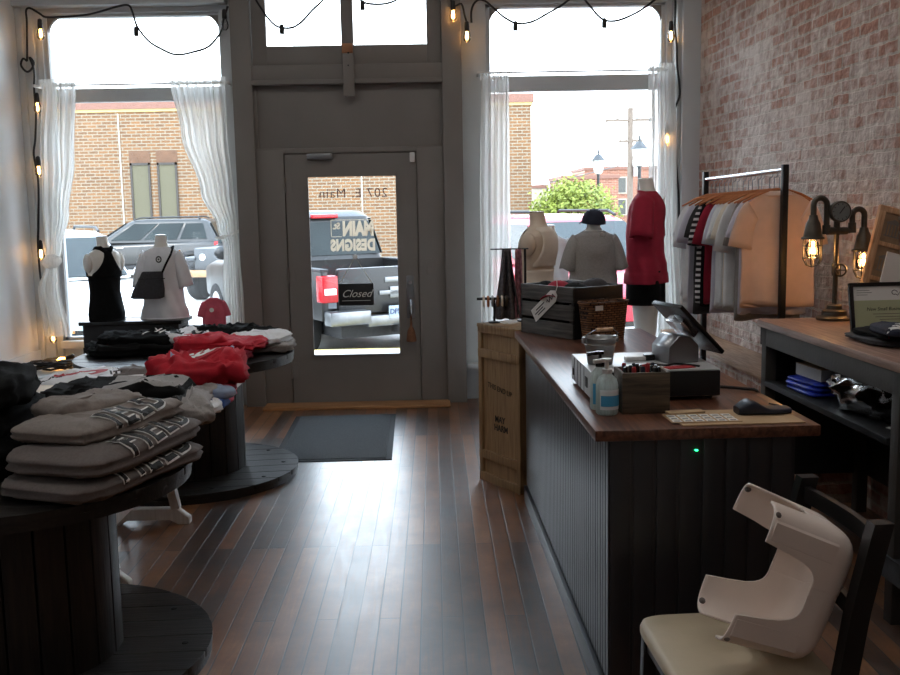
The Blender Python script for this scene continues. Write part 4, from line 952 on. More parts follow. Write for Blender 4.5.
blob(o, .06, -.05, .045, .045, 0, 'print_black'); blob(o, .06, -.05, .022, .022, 0, 'print_white', eps=.004); patch(o, [(-.11, -.06), (-.05, -.08), (-.04, .04), (-.1, .06)], 'print_black')
for i, (l, m, x, y, sx, sy, h, rz, dz) in enumerate([
        ('dark red folded shirt under the bright red shirts on the far spool', 'crimson_cloth', -1.27, 5.72, .42, .3, .06, .05, 0),
        ('bright red crumpled shirt at the front of the far spool', 'red_cloth', -1.36, 5.76, .3, .28, .08, .2, .05),
        ('bright red shirt with a white sleeve stripe on the far spool', 'red_cloth', -1.16, 5.75, .34, .26, .06, -.2, .05)]):
    o, P = folded(l, m, (x, y, Z + dz), rz, sx, sy, h, 91 + i, SG, wr=.026, lay=2, e=.5)
    if i == 1: blob(o, -.09, -.02, .035, .03, 0, 'print_white')
for i, (l, x, y, sx, sy, h, rz, dz) in enumerate([('pale grey shirt under the white one at the right end of the far spool', -1.04, 6.02, .36, .34, .06, .1, 0), ('white crumpled shirt at the right end of the far spool', -1.08, 6.0, .36, .3, .06, -.2, .05)]):
    folded(l, 'grey_cloth' if i == 0 else 'white_cloth', (x, y, Z + dz), rz, sx, sy, h, 97 + i, SG, wr=.024, lay=2, e=.5)

# ------------------------------------------------------------------ mannequins
def ell(z, rx, ry, cy=0, cx=0, n=36, e=1):
    return [V(cx + rx * spow(math.cos(a), e), cy + ry * spow(math.sin(a), e), z) for a in [2 * PI * i / n for i in range(n)]]
TORSO = [(.0, .165, .105, .0), (.06, .168, .108, .0), (.14, .15, .1, .005), (.22, .138, .095, .01), (.32, .15, .105, .008), (.40, .165, .112, .0), (.46, .17, .105, -.005), (.50, .168, .092, -.01), (.53, .14, .078, -.012), (.55, .098, .066, -.01), (.57, .066, .058, -.005), (.60, .054, .052, .0), (.65, .052, .05, .008), (.655, .045, .044, .008)]
def smooth_secs(secs, n=4):
    out = []
    for i in range(len(secs) - 1):
        for j in range(n):
            t = j / n; out.append(tuple(a + (b - a) * t for a, b in zip(secs[i], secs[i + 1])))
    return out + [secs[-1]]
def torso_form(name, label, loc, rz, m, parts, sc=1.0, arms=False):
    t = thing(name, label, 'mannequin', loc, rz)
    k = B().loft([[p * sc for p in ell(z, rx, ry, cy)] for z, rx, ry, cy in smooth_secs(TORSO)])
    for sg in (-1, 1): k.ball((sg * .163 * sc, -.008 * sc, .45 * sc), .062 * sc, 10, (.62, .95, 1.25))
    k.ob('body', m, t)
    B().lathe([(.05 * sc, .655 * sc), (.05 * sc, .66 * sc), (.012, .664 * sc)], (0, .008, 0), 20).ob('neck_cap', 'steel' if m != 'mannequin_skin' else m, t)
    for f in parts: f(t, sc)
    return t
def tee(color, hem=-.03, ease=1.1, sl=.2, seed=0, tagged=True, back=None, wr=.008, sd=.44):
    def f(t, sc):
        k = B(); S = [q for q in smooth_secs(TORSO, 5) if q[0] <= .562]
        rings = []
        zs = [(hem + (0 - hem) * i / 6, TORSO[0][1] * (1.04), TORSO[0][2] * 1.04, 0) for i in range(6)] + S
        for z, rx, ry, cy in zs:
            lo = max(0, 1 - max(z, 0) / .35); g = (ease + .16 * lo) if z < .44 else ease - (z - .44) * .9
            if .12 < z < .4: g += .1 * math.sin((z - .12) / .28 * PI)
            r = []
            for j, p in enumerate(ell(z, rx * g, ry * (g + .02), cy, n=60)):
                a = 2 * PI * j / 60; w_ = wr * (lo + .25) * (math.sin(a * 5 + seed) + .6 * math.sin(a * 9 + 3 * z * 8 + seed)) + wr * .9 * nz(V(math.cos(a), math.sin(a), z * 6), 1.6, seed)
                d = V(math.cos(a), math.sin(a), 0); r.append((p + d * w_) * sc)
            rings.append(r)
        k.loft(rings, cap=False)
        for sg in (-1, 1):
            rr = []
            for i in range(9):
                u = i / 8; c = V(sg * (.128 + .084 * u ** .8), -.01, .485 - .04 * u - sl * u ** 1.25); rx = .068 - .002 * u; ry = .074 + .008 * u
                ax = V(sg * (.7 - .42 * u), 0, -.5 - .6 * u).normalized(); e1 = V(0, 1, 0); e2 = ax.cross(e1)
                rr.append([(c + e1 * ry * math.cos(a) + e2 * rx * math.sin(a) + ax * .006 * math.sin(3 * a + seed) * u) * sc for a in [2 * PI * q / 24 for q in range(24)]])
            k.loft(rr, cap=False)
        o = k.ob('tee_shirt', color, t, sharp=0, solid=.004)
        B().tube([p * sc for p in [V(.078 * math.cos(a), .066 * math.sin(a) - .006, .557 + .012 * math.sin(a)) for a in [2 * PI * i / 28 for i in range(28)]]], .0075, 6, closed=True).ob('collar', color, o)
        if back: back(o, sc)
    return f
def badge(o, sc):
    mx = Matrix.Translation(V(.0, -.123, .47) * sc) @ Matrix.Rotation(PI / 2 - .12, 4, 'X')
    B().lathe([(.026, 0), (.026, .002)], n=20, mx=mx).ob('back_print', 'print_black', o); B().lathe([(.016, .002), (.016, .004)], n=20, mx=mx).ob('back_print', 'print_white', o); B().lathe([(.008, .004), (.008, .005)], n=12, mx=mx).ob('back_print', 'print_black', o)
def swing_tag(x, y, z, rx=0):
    def f(o, sc):
        t_ = B().box(-.016, .016, -.0015, .0015, -.035, .025, b=.001).ob('swing_tag', 'paper', o); t_.location = V(x, y, z) * sc; t_.rotation_euler = (rx, .35, 0)
    return f
def racer_tank(t, sc):
    k = B(); rings = []
    for z, rx, ry, cy in [(-.05, .19, .125, 0), (-.02, .186, .122, 0)] + smooth_secs(TORSO, 5):
        if z > .36: break
        g = 1.05 + .03 * (z < .06); rings.append([(p + V(math.cos(2 * PI * j / 48), math.sin(2 * PI * j / 48), 0) * .003 * math.sin(2 * PI * j / 48 * 6 + z * 20)) * sc for j, p in enumerate(ell(z, rx * g, ry * g, cy, n=48))])
    k.loft(rings, cap=False)
    # racer back and front bib: strips following the body that narrow towards the neck
    for s in (-1, 1):
        rr = []
        for z, rx, ry, cy in smooth_secs(TORSO, 5):
            if not .33 < z < .575: continue
            u = (z - .33) / .24
            hw = (.165 * (1 - u) ** 2.2 + .036) if s < 0 else (.15 * (1 - u) ** .6 + .05)
            hw = min(hw, rx * .98)
            rr.append([V(x, cy + s * (ry * 1.06) * math.sqrt(max(0.0, 1 - (x / (rx * 1.12)) ** 2)) + s * .002, z) * sc for x in [hw * (2 * i / 12 - 1) for i in range(13)]])
        k.loft(rr, cap=False, closed=False)
    for sg in (-1, 1):
        k.tube([p * sc for p in [V(sg * .02, -.088, .535), V(sg * .055, -.06, .566), V(sg * .075, -.0, .562), V(sg * .06, .06, .545)]], .017, 8)
    k.ob('racerback_tank_top', 'black_cloth', t, sharp=0, solid=.003)
def cream_tank(t, sc):
    k = B(); rings = []
    for z, rx, ry, cy in [(-.06, .19, .125, 0)] + smooth_secs(TORSO, 5):
        if z > .30: break
        rings.append([(p + V(math.cos(2 * PI * j / 48), math.sin(2 * PI * j / 48), 0) * .003 * math.sin(2 * PI * j / 48 * 5 + z * 15)) * sc for j, p in enumerate(ell(z, rx * 1.06, ry * 1.06, cy, n=48))])
    k.loft(rings, cap=False)
    for s in (-1, 1):
        rr = []
        for z, rx, ry, cy in smooth_secs(TORSO, 5):
            if not .28 < z < .56: continue
            u = (z - .28) / .28; hw = min(.17 - .06 * math.sin(min(1, u * 1.3) * PI / 2), rx * 1.02)
            rr.append([V(x, cy + s * (ry * 1.06) * math.sqrt(max(0.0, 1 - (x / (rx * 1.12)) ** 2)), z) * sc for x in [hw * (2 * i / 12 - 1) for i in range(13)]])
        k.loft(rr, cap=False, closed=False)
    k.ob('tank_top', 'cream_cloth', t, sharp=0, solid=.003)

# black side table on the deck, with the two left torsos
t = thing('side_table', 'low black side table on the white deck below the left window', 'table', (-2.3, 7.68, .381))
B().box(-.385, .385, -.19, .16, .375, .405, b=.004).ob('tabletop', 'black_gloss', t); B().box(-.36, .36, -.17, .14, .2, .375, b=.004).ob('apron', 'black_paint', t)
for x in (-.345, .345):
    for y in (-.155, .125): B().box(x - .02, x + .02, y - .02, y + .02, 0, .21, b=.003).ob('leg', 'black_paint', t)
ZT = .788
torso_form('mannequin_torso', 'headless torso form in a black racerback tank top, facing the street', (-2.52, 7.66, ZT), .75, 'mannequin_white', [racer_tank], .96).scale = (.82, .86, 1)
torso_form('mannequin_torso', 'headless torso form in a white tee shirt with a bag across its back', (-2.09, 7.7, ZT), .05, 'mannequin_white', [tee('white_cloth', 0, 1.1, .2, 2, back=badge)], .96).scale = (.86, .92, 1)
t = thing('crossbody_bag', 'dark grey sling bag worn across the back of the white tee shirt', 'bag', (-2.17, 7.53, ZT + .16))
k = B().loft([[V(w_ * spow(math.cos(a), .3) + z * .25, .03 * th * spow(math.sin(a), .5), z) for a in [2 * PI * i / 24 for i in range(24)]] for z, w_, th in ((0, .1, .5), (.01, .125, 1.0), (.07, .115, 1.15), (.15, .09, .9), (.2, .078, .6), (.205, .07, .3))])
k.ob('pouch', 'charcoal_cloth', t); B().box(-.05, .15, -.036, -.03, .15, .156).ob('zip', 'black_metal', t)
B().tube([(.12, .0, .19), (.155, -.0, .26), (.19, .02, .33), (.19, .1, .385), (.14, .2, .36)], .009, 6).ob('strap', 'black_cloth', t)
t = thing('display_stand', 'slim stand with a pink tee shirt beside the swept curtain', 'mannequin', (-1.69, 7.62, .381))
B().lathe([(.09, 0), (.09, .01), (.012, .015), (.012, .5)], n=20).ob('stand', 'black_metal', t)
def shirtpanel(w, h, sw, seed, th=.03, sl=.2):
    k = B()
    rings = []
    for i in range(22):
        v = i / 21; z = -v * h; hw = w * (.34 + .66 * min(1, v / .125) ** .85) if v < .125 else w * (1 + .05 * v)
        d = th * (.5 + .5 * math.sin(min(1, v * 1.4) * PI / 2))
        rings.append([V(hw * spow(math.cos(a), .75), (d * spow(math.sin(a), .9) + .35 * d * math.sin(a * 4 + seed + v * 3) * v + .02 * v * math.sin(5 * math.cos(a) + seed) + .012 * nz(V(math.cos(a) * 2, v * 4, 0), 1, seed)), z + .012 * math.sin(a * 2) * (v > .95)) for a in [2 * PI * j / 36 for j in range(36)]])
    k.loft(rings, cap=True)
    for sg in (-1, 1):
        rr = []
        for i in range(8):
            u = i / 7; q_ = w / .2; c = V(sg * (w * .74 + sw * u ** .75), .004 * math.sin(seed + u * 4), -.105 * q_ - .02 * u * q_ - sl * u ** 1.3); ax = V(sg * (.75 - .55 * u), 0, -.45 - .6 * u).normalized(); e2 = ax.cross(V(0, 1, 0))
            rr.append([c + V(0, 1, 0) * th * (.9 - .2 * u) * math.cos(a) + e2 * (.062 + .008 * u) * q_ * math.sin(a) for a in [2 * PI * q / 20 for q in range(20)]])
        k.loft(rr, cap=True)
    return k
o = shirtpanel(.085, .3, .035, 1.0, .03, .09).ob('small_tee_shirt', 'pink_cloth', t, sharp=0); o.location = (0, -.02, .56); o.rotation_euler = (0, 0, .3)
q = B().lathe([(.017, 0), (.017, .002)], n=14, mx=Matrix.Rotation(PI / 2, 4, 'X')).ob('badge', 'print_white', o); q.location = (-.02, -.036, -.09)

# right window forms
def pedestal(label, x, y, z0, h, w_=.36):
    t = thing('display_pedestal', label, 'pedestal', (x, y, z0)); B().box(-w_ / 2, w_ / 2, -w_ / 2, w_ / 2, 0, h - .03, b=.004).ob('plinth', 'white_paint', t); B().box(-w_ / 2 - .01, w_ / 2 + .01, -w_ / 2 - .01, w_ / 2 + .01, h - .03, h, b=.004).ob('top_panel', 'white_paint', t)
pedestal('white pedestal carrying the cream torso form', .68, 6.55, .281, .62); pedestal('white pedestal carrying the torso in the grey tee shirt', 1.1, 6.9, .281, .64, .3); pedestal('white pedestal carrying the small white torso form', .84, 7.35, .281, .62)
torso_form('mannequin_torso', 'cream torso form in a cream tank top, seen half from behind', (.675, 6.55, .905), 1.0, 'mannequin_skin', [cream_tank], .98)
t = torso_form('mannequin_torso', 'torso form in a grey tee shirt wearing a dark cap', (1.095, 6.9, .925), .0, 'mannequin_white', [tee('grey_cloth', -.03, 1.18, .19, 5, back=swing_tag(.05, -.1, .53, .7))], .86)
torso_form('mannequin_torso', 'small white torso form between the cream and the grey one', (.84, 7.35, .905), .1, 'mannequin_white', [tee('white_cloth', -.03, 1.1, .17, 7)], .82)
def cap(name, label, loc, rz, m, group=None, tilt=0, sc=1.0, brim=True):
    t = thing(name, label, 'cap', loc, rz, group, rot=(tilt, 0, rz))
    rings = []
    for i in range(9):
        a = PI / 2 * i / 9; rings.append([V(.095 * sc * math.cos(a) ** .8 * math.cos(q), .11 * sc * math.cos(a) ** .8 * math.sin(q), .115 * sc * math.sin(a)) for q in [2 * PI * j / 30 for j in range(30)]])
    B().loft(rings).ob('crown', m, t)
    B().ball((0, 0, .113 * sc), .009 * sc, 6, (1, 1, .5)).ob('button', m, t)
    if brim: B().grid(lambda u, v: V((u - .5) * .17 * sc * (1 - .25 * v * v), (.085 + .075 * v * math.sqrt(max(0, 1 - (2 * u - 1) ** 2 * .8))) * sc, (.006 - .02 * (2 * u - 1) ** 2) * sc), 14, 6).ob('brim', m, t, sharp=0, solid=.003)
    return t
cap('baseball_cap', 'dark navy cap on top of the grey tee shirt mannequin', (1.095, 6.9, 1.462), .3, 'navy_cloth', None, .12, .85)

# standing mannequin in the red shirt
t = thing('standing_mannequin', 'headless standing mannequin in a crimson tee shirt and black shorts', 'mannequin', (1.5, 7.1, .281), 1.15)
sc = 1.06; HZ = .86
k = B().loft([[V(p.x, p.y, p.z + HZ - .03) for p in ell(z, rx, ry, cy)] for z, rx, ry, cy in smooth_secs(TORSO)])
LEG = [(.0, .045, .06, -.01), (.05, .04, .05, 0), (.1, .042, .048, .005), (.25, .058, .065, .012), (.36, .052, .058, .005), (.42, .056, .062, -.002), (.5, .062, .068, 0), (.65, .08, .086, 0), (.8, .088, .1, 0), (.9, .07, .09, 0)]
for sg in (-1, 1): k.loft([ell(z, rx, ry, cy, sg * (.075 + .01 * (.9 - z))) for z, rx, ry, cy in smooth_secs(LEG, 3)])
for sg in (-1, 1):
    k.ball((sg * .165, -.008, .45 + HZ - .03), .062, 10, (.62, .95, 1.25)); k.ball((sg * .085, .05, .03), .05, 10, (.8, 1.9, .6))
k.ob('body', 'mannequin_white', t)
B().lathe([(.21, 0), (.21, .006)], n=40).ob('base_plate', 'steel', t)
rr = []
k = B()
for sg in (-1, 1): k.loft([ell(z, .108 + .02 * (.86 - z) , .118 + .02 * (.86 - z), 0, sg * .078, n=40) for z in (.6, .66, .72, .78, .84)], cap=False)
k.loft([ell(z, .175, .122, 0, n=40) for z in (.8, .86, .92)], cap=False)
k.ob('shorts', 'black_cloth', t, sharp=0, solid=.004)
hlp = bpy.data.objects.new('upper_body', None)
COL.objects.link(hlp)
tee('crimson_cloth', -.08, 1.12, .2, 9, back=swing_tag(.06, -.11, .5, .35), wr=.006, )(hlp, 1.0)
for ch in list(hlp.children):
    ch.parent = t; ch.location = (0, 0, HZ - .03)
bpy.data.objects.remove(hlp)
# ------------------------------------------------------------------ the counter
CR = .02
t = thing('sales_counter', 'long dark counter with beadboard sides and a brown wooden top', 'counter', (.525, 2.99, 0), CR)
L_, W_ = 2.3, .575
k = B().box(.012, W_ - .012, .012, L_ - .012, .0, .885)
k.ob('carcass', 'black_paint', t)
k = B(); n = 52
for i in range(n):
    y0 = L_ * i / n; y1 = L_ * (i + 1) / n - .009
    k.box(-.006, .02, y0, y1, .09, .885, .003)
k.box(-.002, .02, 0, L_, .09, .885)
k.ob('side_panel', 'beadboard', t)
k = B(); n = 8
for i in range(n): k.box(W_ * i / n, W_ * (i + 1) / n - .01, -.006, .02, .02, .885, .003)
k.box(0, W_, -.001, .02, .02, .885)
k.ob('end_panel', 'beadboard', t)
B().box(-.022, .01, -.002, L_, .0, .085, b=.006).ob('skirting', 'beadboard', t)
B().box(-.055, W_ + .06, -.05, L_ + .08, .885, .92, b=.006).ob('countertop', 'counter_wood', t)
tag(B().box(-.004, .004, -.004, .004, -.0018, .0018).ob('indicator_light', 'green_led'), 'tiny green light on the dark end panel of the counter', 'light', None, (.79, 2.985, .842))
CT = .9205
def onc(u, v): return (.51 + u * math.cos(CR) - v * math.sin(CR), 2.99 + u * math.sin(CR) + v * math.cos(CR))

# tall pine shipping crate at the far end
t = thing('shipping_crate', 'tall narrow pine shipping crate standing at the far end of the counter', 'crate', (.24, 5.74, 0), math.atan2(-.36, .21))
w_, d_, h_ = .415, .34, .925
k = B().box(.012, w_ - .012, .012, d_ - .012, .02, h_ - .02)
k.ob('panel', 'crate_pine', t)
f = B()
for z in (0, .135, .73, h_ - .05): f.box(0, w_, -.004, .02, z, z + .05, b=.003)
f.box(0, .035, -.002, .02, 0, h_, b=.003).box(w_ - .035, w_, -.002, .02, 0, h_, b=.003)
f.box(-.003, .02, 0, d_, 0, .05, b=.003).box(-.003, .02, 0, d_, h_ - .05, h_, b=.003).box(-.002, .02, 0, .04, 0, h_, b=.003)
f.box(w_ - .02, w_, 0, d_, 0, .05).box(w_ - .02, w_, 0, d_, h_ - .05, h_).box(0, w_, d_ - .02, d_, 0, h_)
f.ob('batten_frame', 'crate_pine', t)
B().box(-.004, w_ + .004, -.006, d_ + .004, h_ - .02, h_, b=.003).ob('lid', 'crate_pine', t)
STD = lambda x, z, y: Matrix.Translation((x, y, z)) @ Matrix.Rotation(PI / 2, 4, 'X')
lettering('stencil', 'THIS END UP', 'print_black', t, STD(.2, .56, .011) @ Matrix.Rotation(-.12, 4, 'Z'), .042, depth=.0006)
lettering('stencil', 'MAY', 'print_black', t, STD(.2, .385, .011), .05, depth=.0006, bold=.001); lettering('stencil', 'HARM', 'print_black', t, STD(.21, .335, .011), .05, depth=.0006, bold=.001)

# on the tall crate
t = thing('bracelet_stand', 'small T bar stand with bracelets on the tall pine crate', 'jewellery stand', (.335, 5.72, .926))
B().lathe([(.035, 0), (.035, .008), (.006, .012), (.006, .14)], n=16).ob('post', 'black_metal', t); B().tube([(-.1, 0, .14), (.1, 0, .14)], .008, 8).ob('crossbar', 'black_metal', t)
for i, x in enumerate((-.06, -.035, -.01, .02, .045, .07)): B().tube([(x, .018 * math.cos(a), .125 + .028 * math.sin(a)) for a in [2 * PI * j / 14 for j in range(14)]], .007, 6, closed=True).ob('bracelet', ('cream_cloth', 'hanger_wood', 'steel', 'broom_straw', 'cream_cloth', 'pewter')[i], t)
t = thing('scarf_stand', 'thin black T bar stand for scarves behind the slatted crate', 'display stand', (.52, 5.78, .926))
B().lathe([(.05, 0), (.05, .008), (.007, .012), (.007, .42)], n=16).ob('post', 'black_metal', t); B().tube([(-.2, 0, .42), (.02, 0, .42)], .004, 8).ob('crossbar', 'black_metal', t)
M['scarf_print'] = mat('scarf_print', (84, 80, 84), .9, var=.45, vs=60)
M['floral_print'] = mat('floral_print', (172, 120, 132), .9, var=.5, vs=45)
def drape(w0, w1, h, seed, d=.03):
    return B().grid(lambda u, v: V((u - .5) * (w0 + (w1 - w0) * v ** 1.4), d * (.25 + v) * math.sin(u * 15 + seed) + .01 * nz((u * 3, v * 3, 0), 1, seed), -h * v), 40, 30)
o = tag(drape(.05, .16, .4, 1).ob('patterned_scarf', 'scarf_print', sharp=0, solid=.004), 'dark grey patterned scarf fanning down from the T bar to the pine crate', 'scarf', None, (.41, 5.74, 1.345))
o = tag(drape(.035, .05, .4, 3, .012).ob('floral_scarf', 'floral_print', sharp=0, solid=.004), 'narrow pink floral scarf hanging beside the dark patterned one', 'scarf', None, (.48, 5.765, 1.345))
if 0: o = tag(drape(.05, .03, .2, 4, .012).ob('black_scarf', 'black_cloth', sharp=0, solid=.004), 'short black scarf on the right tip of the T bar behind the cream torso', 'scarf', None, (.7, 5.78, 1.345))

# slatted crate with caps
ca = math.atan2(-.37, .235)
t = thing('slatted_crate', 'dark grey slatted wooden crate with a white tag, full of caps', 'crate', (.455, 5.325, CT), ca)
w_, d_, h_ = .43, .335, .26
k = B()
for z in (.0, .092, .184): k.box(0, w_, 0, .012, z, z + .078, b=.002).box(0, w_, d_ - .012, d_, z, z + .078, b=.002)
k.ob('side_slats', 'crate_grey', t).name = 'slatted_side'
for x in (0, w_ - .014):
    e_ = B()
    e_.box(x, x + .014, .0, d_, 0, .15, b=.002).box(x, x + .014, 0, d_ * .35, .14, .2).box(x, x + .014, d_ * .65, d_, .14, .2).box(x, x + .014, 0, d_, .2, h_, b=.002)
    e_.ob('end_board', 'black_paint', t)
B().box(.01, w_ - .01, .01, d_ - .01, 0, .012).ob('bottom', 'crate_grey', t)
g = thing('swing_tag', 'large white printed tag hanging on the slatted crate', 'tag', (0, 0, 0), 0)
mxt = Matrix.Translation((.455, 5.325, CT)) @ Matrix.Rotation(ca, 4, 'Z') @ Matrix.Translation((.215, -.008, .165)) @ Matrix.Rotation(-.62, 4, 'Y')
g.matrix_world = mxt
B().poly([(-.12, -.035), (.08, -.035), (.11, -.015), (.11, .015), (.08, .035), (-.12, .035)], 'y', .002).ob('card', 'paper', g)
B().tube([(.1, 0, 0), (.14, -.002, .02), (.16, 0, .06)], .002, 5).ob('twine', 'twine' if 'twine' in M else 'paper', g)
B().tube([(.02 + .009 * i, -.001, .012 * math.sin(i * 2.1)) for i in range(9)], .0022, 5).ob('tag_print', 'print_black', g)
for z, x0, x1 in ((.012, -.08, .0), (-.002, -.1, -.02), (-.016, -.08, -.01)): B().box(x0, x1, -.0015, 0, z - .0025, z + .0025).ob('tag_line', 'print_black', g)
cm = Matrix.Translation((.455, 5.325, CT)) @ Matrix.Rotation(ca, 4, 'Z')
for i, (x, y, z, m, l, ti) in enumerate([(.09, .1, .175, 'black_cloth', 'black cap at the far left in the slatted crate', .3), (.2, .2, .17, 'charcoal_cloth', 'charcoal cap at the back of the slatted crate', -.3), (.215, .085, .185, 'crimson_cloth', 'dark red cap showing above the slatted crate', .2),
        (.33, .1, .18, 'black_cloth', 'black cap at the near end of the slatted crate', -.2), (.33, .23, .195, 'charcoal_cloth', 'charcoal cap standing highest in the slatted crate', .1), (.1, .23, .17, 'navy_cloth', 'navy cap in the back left corner of the slatted crate', .2)]):
    p = cm @ V(x, y, z); cap('stacked_cap', l, p, i * 1.3, m, 'caps in the slatted crate', ti, .85, brim=i in (2, 4))

# wicker basket
p = onc(.375, 2.0)
t = thing('wicker_basket', 'small woven wicker basket against the end of the slatted crate', 'basket', (.835, 4.96, CT), .5); t.scale = (1.12, 1.05, 1.0)
k = B(); nn = 96
rings = []
for i in range(27):
    z = .19 * i / 26; g_ = 1 + .18 * z / .19
    rings.append([V(.095 * g_ * spow(math.cos(a), .6) * (1 + .02 * math.sin(a * 24 + PI * (i // 2))), .058 * g_ * spow(math.sin(a), .6) * (1 + .03 * math.sin(a * 24 + PI * (i // 2))), z) for a in [2 * PI * j / nn for j in range(nn)]])
rings += [[V(p_.x * .93, p_.y * .9, p_.z) for p_ in rings[-1]], [V(p_.x * .9, p_.y * .86, .012) for p_ in rings[0]]]
k.loft(rings).ob('woven_body', 'wicker', t)
B().tube([V(.113 * spow(math.cos(a), .6), .07 * spow(math.sin(a), .6), .19) for a in [2 * PI * j / 40 for j in range(40)]], .007, 6, closed=True).ob('rim', 'wicker', t)
q = B().box(-.02, .02, -.002, .002, -.012, .012).ob('label', 'paper', t); q.location = (-.07, -.066, .168)
for i, (x, y) in enumerate(((-.045, 0), (.03, .01))): cap('stacked_cap', ('black cap lying in the left of the wicker basket', 'charcoal cap lying in the right of the wicker basket')[i], (.86 + x, 4.985 + y + .5 * x, CT + .13), i, ('black_cloth', 'charcoal_cloth')[i], 'caps in the wicker basket', .2, .5, False)

# cash drawer and what stands on it
p = onc(.022, .38)
t = thing('cash_drawer', 'wide cash drawer with pale metal sides and a black front on the counter', 'cash drawer', (p[0], p[1], CT), CR + .0)
B().box(0, .45, 0, .42, .012, .107, b=.004).ob('housing', 'steel', t).data.materials[0] = mat('drawer_grey', (196, 198, 200), .35, var=.03)
B().box(.004, .446, -.012, .006, .016, .103, b=.004).ob('drawer_front', 'black_paint', t)
for x in (.03, .42):
    for y in (.04, .38): B().cyl((x, y, 0), .014, .013, 12).ob('foot', 'black_metal', t)
B().box(-.003, .002, .06, .1, .04, .075).ob('port', 'black_metal', t); B().box(-.003, .002, .36, .375, .035, .06).ob('port', 'black_metal', t)
for y in (.13, .2, .27, .34): B().box(-.0015, .001, y, y + .002, .014, .105).ob('seam', 'black_metal', t)
DT = CT + .1075
p = onc(.115, .56)
t = thing('tin_bucket', 'small galvanized bucket with a wooden bail handle on the cash drawer', 'bucket', (p[0] - .03, p[1] - .02, DT), .3); t.scale = (.92, .92, .74)
B().lathe([(.046, 0), (.049, .004), (.053, .045), (.055, .048), (.053, .052), (.06, .095), (.062, .098), (.06, .102), (.063, .125), (.068, .13), (.066, .133), (.06, .126), (.045, .01)], n=32).ob('pail', 'galvanized', t)
hb = B().tube([(-.066, 0, .125), (-.066, -.02, .15), (-.04, -.035, .172), (.04, -.035, .172), (.066, -.02, .15), (.066, 0, .125)], .0022, 6).ob('bail', 'steel', t); B().tube([(-.034, -.035, .172), (.034, -.035, .172)], .009, 10).ob('grip', 'frame_wood', hb)
for x in (-.066, .066): B().box(x - .008, x + .008, -.012, .012, .105, .135, b=.003).ob('ear', 'galvanized', t)
p = onc(.26, .6)
t = thing('stapler', 'black and white stapler lying behind the tablet stand on the cash drawer', 'stapler', (p[0], p[1], DT), .1)
B().box(-.075, .0, -.018, .018, 0, .016, b=.005).ob('base', 'white_plastic', t); B().box(-.005, .085, -.018, .018, .0, .022, b=.007).ob('arm', 'black_gloss', t)
p = onc(.25, .47)
t = tag(B().tube(spline([(0, 0, .004), (.05, .03, .004), (.09, -.01, .006), (.13, .03, .004), (.17, .0, .004), (.2, -.03, .004)]), .004, 6).ob('charging_cable', 'black_cord'), 'black cable curled on the cash drawer before the tablet stand', 'cable', None, (p[0] - .04, p[1] - .02, DT))
p = onc(.34, .42)
tag(B().box(-.05, .05, -.02, .03, 0, .003, b=.001).ob('red_card', 'print_red'), 'red card lying in front of the tablet stand on the cash drawer', 'card', None, (p[0] + .0, p[1] - .005, DT), .3)
p = onc(.4, .57)
t = thing('tablet_stand', 'silver point of sale stand holding a tilted black tablet', 'point of sale stand', (p[0] - .03, p[1] - .0, DT), .3)
B().poly([(-.07, 0), (.055, 0), (.055, .06), (.02, .095), (-.03, .1), (-.07, .06)], 'y', .12, Matrix.Translation((0, -.06, 0)), b=.004).ob('base', 'steel', t)
tb = B().box(-.125, .125, -.1, .1, -.009, .009, b=.006, mx=Matrix.Translation((.055, .02, .118)) @ Matrix.Rotation(.78, 4, 'Y')).ob('tablet', 'black_gloss', t)
mxs = Matrix.Translation((.055, .02, .118)) @ Matrix.Rotation(.78, 4, 'Y')
B().box(-.115, .115, -.09, .09, .0088, .0098, mx=mxs).ob('screen', mat('screen_glass', (16, 18, 22), .08), tb)
B().box(-.02, .02, -.018, .018, -.014, -.01, b=.001, mx=mxs @ Matrix.Translation((-.06, -.03, .002))).ob('camera_plate', 'steel', tb)
B().box(-.06, .02, -.055, .055, -.03, -.008, b=.004, mx=mxs).ob('hinge_arm', 'chrome', t)

# sanitizer bottles, pen box, leaflets
def bottle(label, u, v, r, h, pump, body, lab, twist):
    p = onc(u, v)
    t = thing('pump_bottle', label, 'bottle', (p[0], p[1], CT), twist, 'pump bottles on the counter')
    B().lathe([(r * .9, 0), (r, .006), (r, h * .62), (r * .85, h * .74), (r * .45, h * .84), (r * .4, h * .88)], n=28).ob('bottle_body', body, t)
    B().lathe([(r * .88, .006), (r * .9, h * .55), (r * .1, h * .56)], n=24).ob('gel_fill', 'gel', t)
    k = B()
    k.grid(lambda a, b: V((r + .0012) * math.sin((a - .5) * 2.2), -(r + .0012) * math.cos((a - .5) * 2.2), h * (.12 + .42 * b)), 14, 2).ob('paper_label', lab, t, fix=False)
    pu = B().lathe([(r * .46, h * .86), (r * .46, h * .95), (r * .2, h * .96), (r * .16, h * 1.1), (r * .4, h * 1.11), (r * .42, h * 1.17), (r * .1, h * 1.18)], n=18).bar((0, 0, h * 1.14), (-r * 1.35, -.0, h * 1.12), r * .34, b=.002).ob('pump', pump, t)
    B().tube([(0, 0, h * .9), (.004, 0, .02)], .0025, 6).ob('dip_tube', 'white_plastic', pu)
    return t
t = bottle('clear sanitizer bottle with a white pump and a blue label, nearest on the counter', .042, .19, .036, .155, 'white_plastic', 'gel', 'label_white', .3)
B().grid(lambda a, b: V(.0385 * math.sin((a - .5) * 2.0), -.0385 * math.cos((a - .5) * 2.0), .03 + .035 * b), 14, 2).ob('blue_label_band', 'label_blue', t, fix=False)
bottle('greenish bottle with a black pump standing behind the clear sanitizer', .035, .275, .033, .165, 'black_gloss', 'gel', 'label_blue', .2)
p = onc(.088, .17)
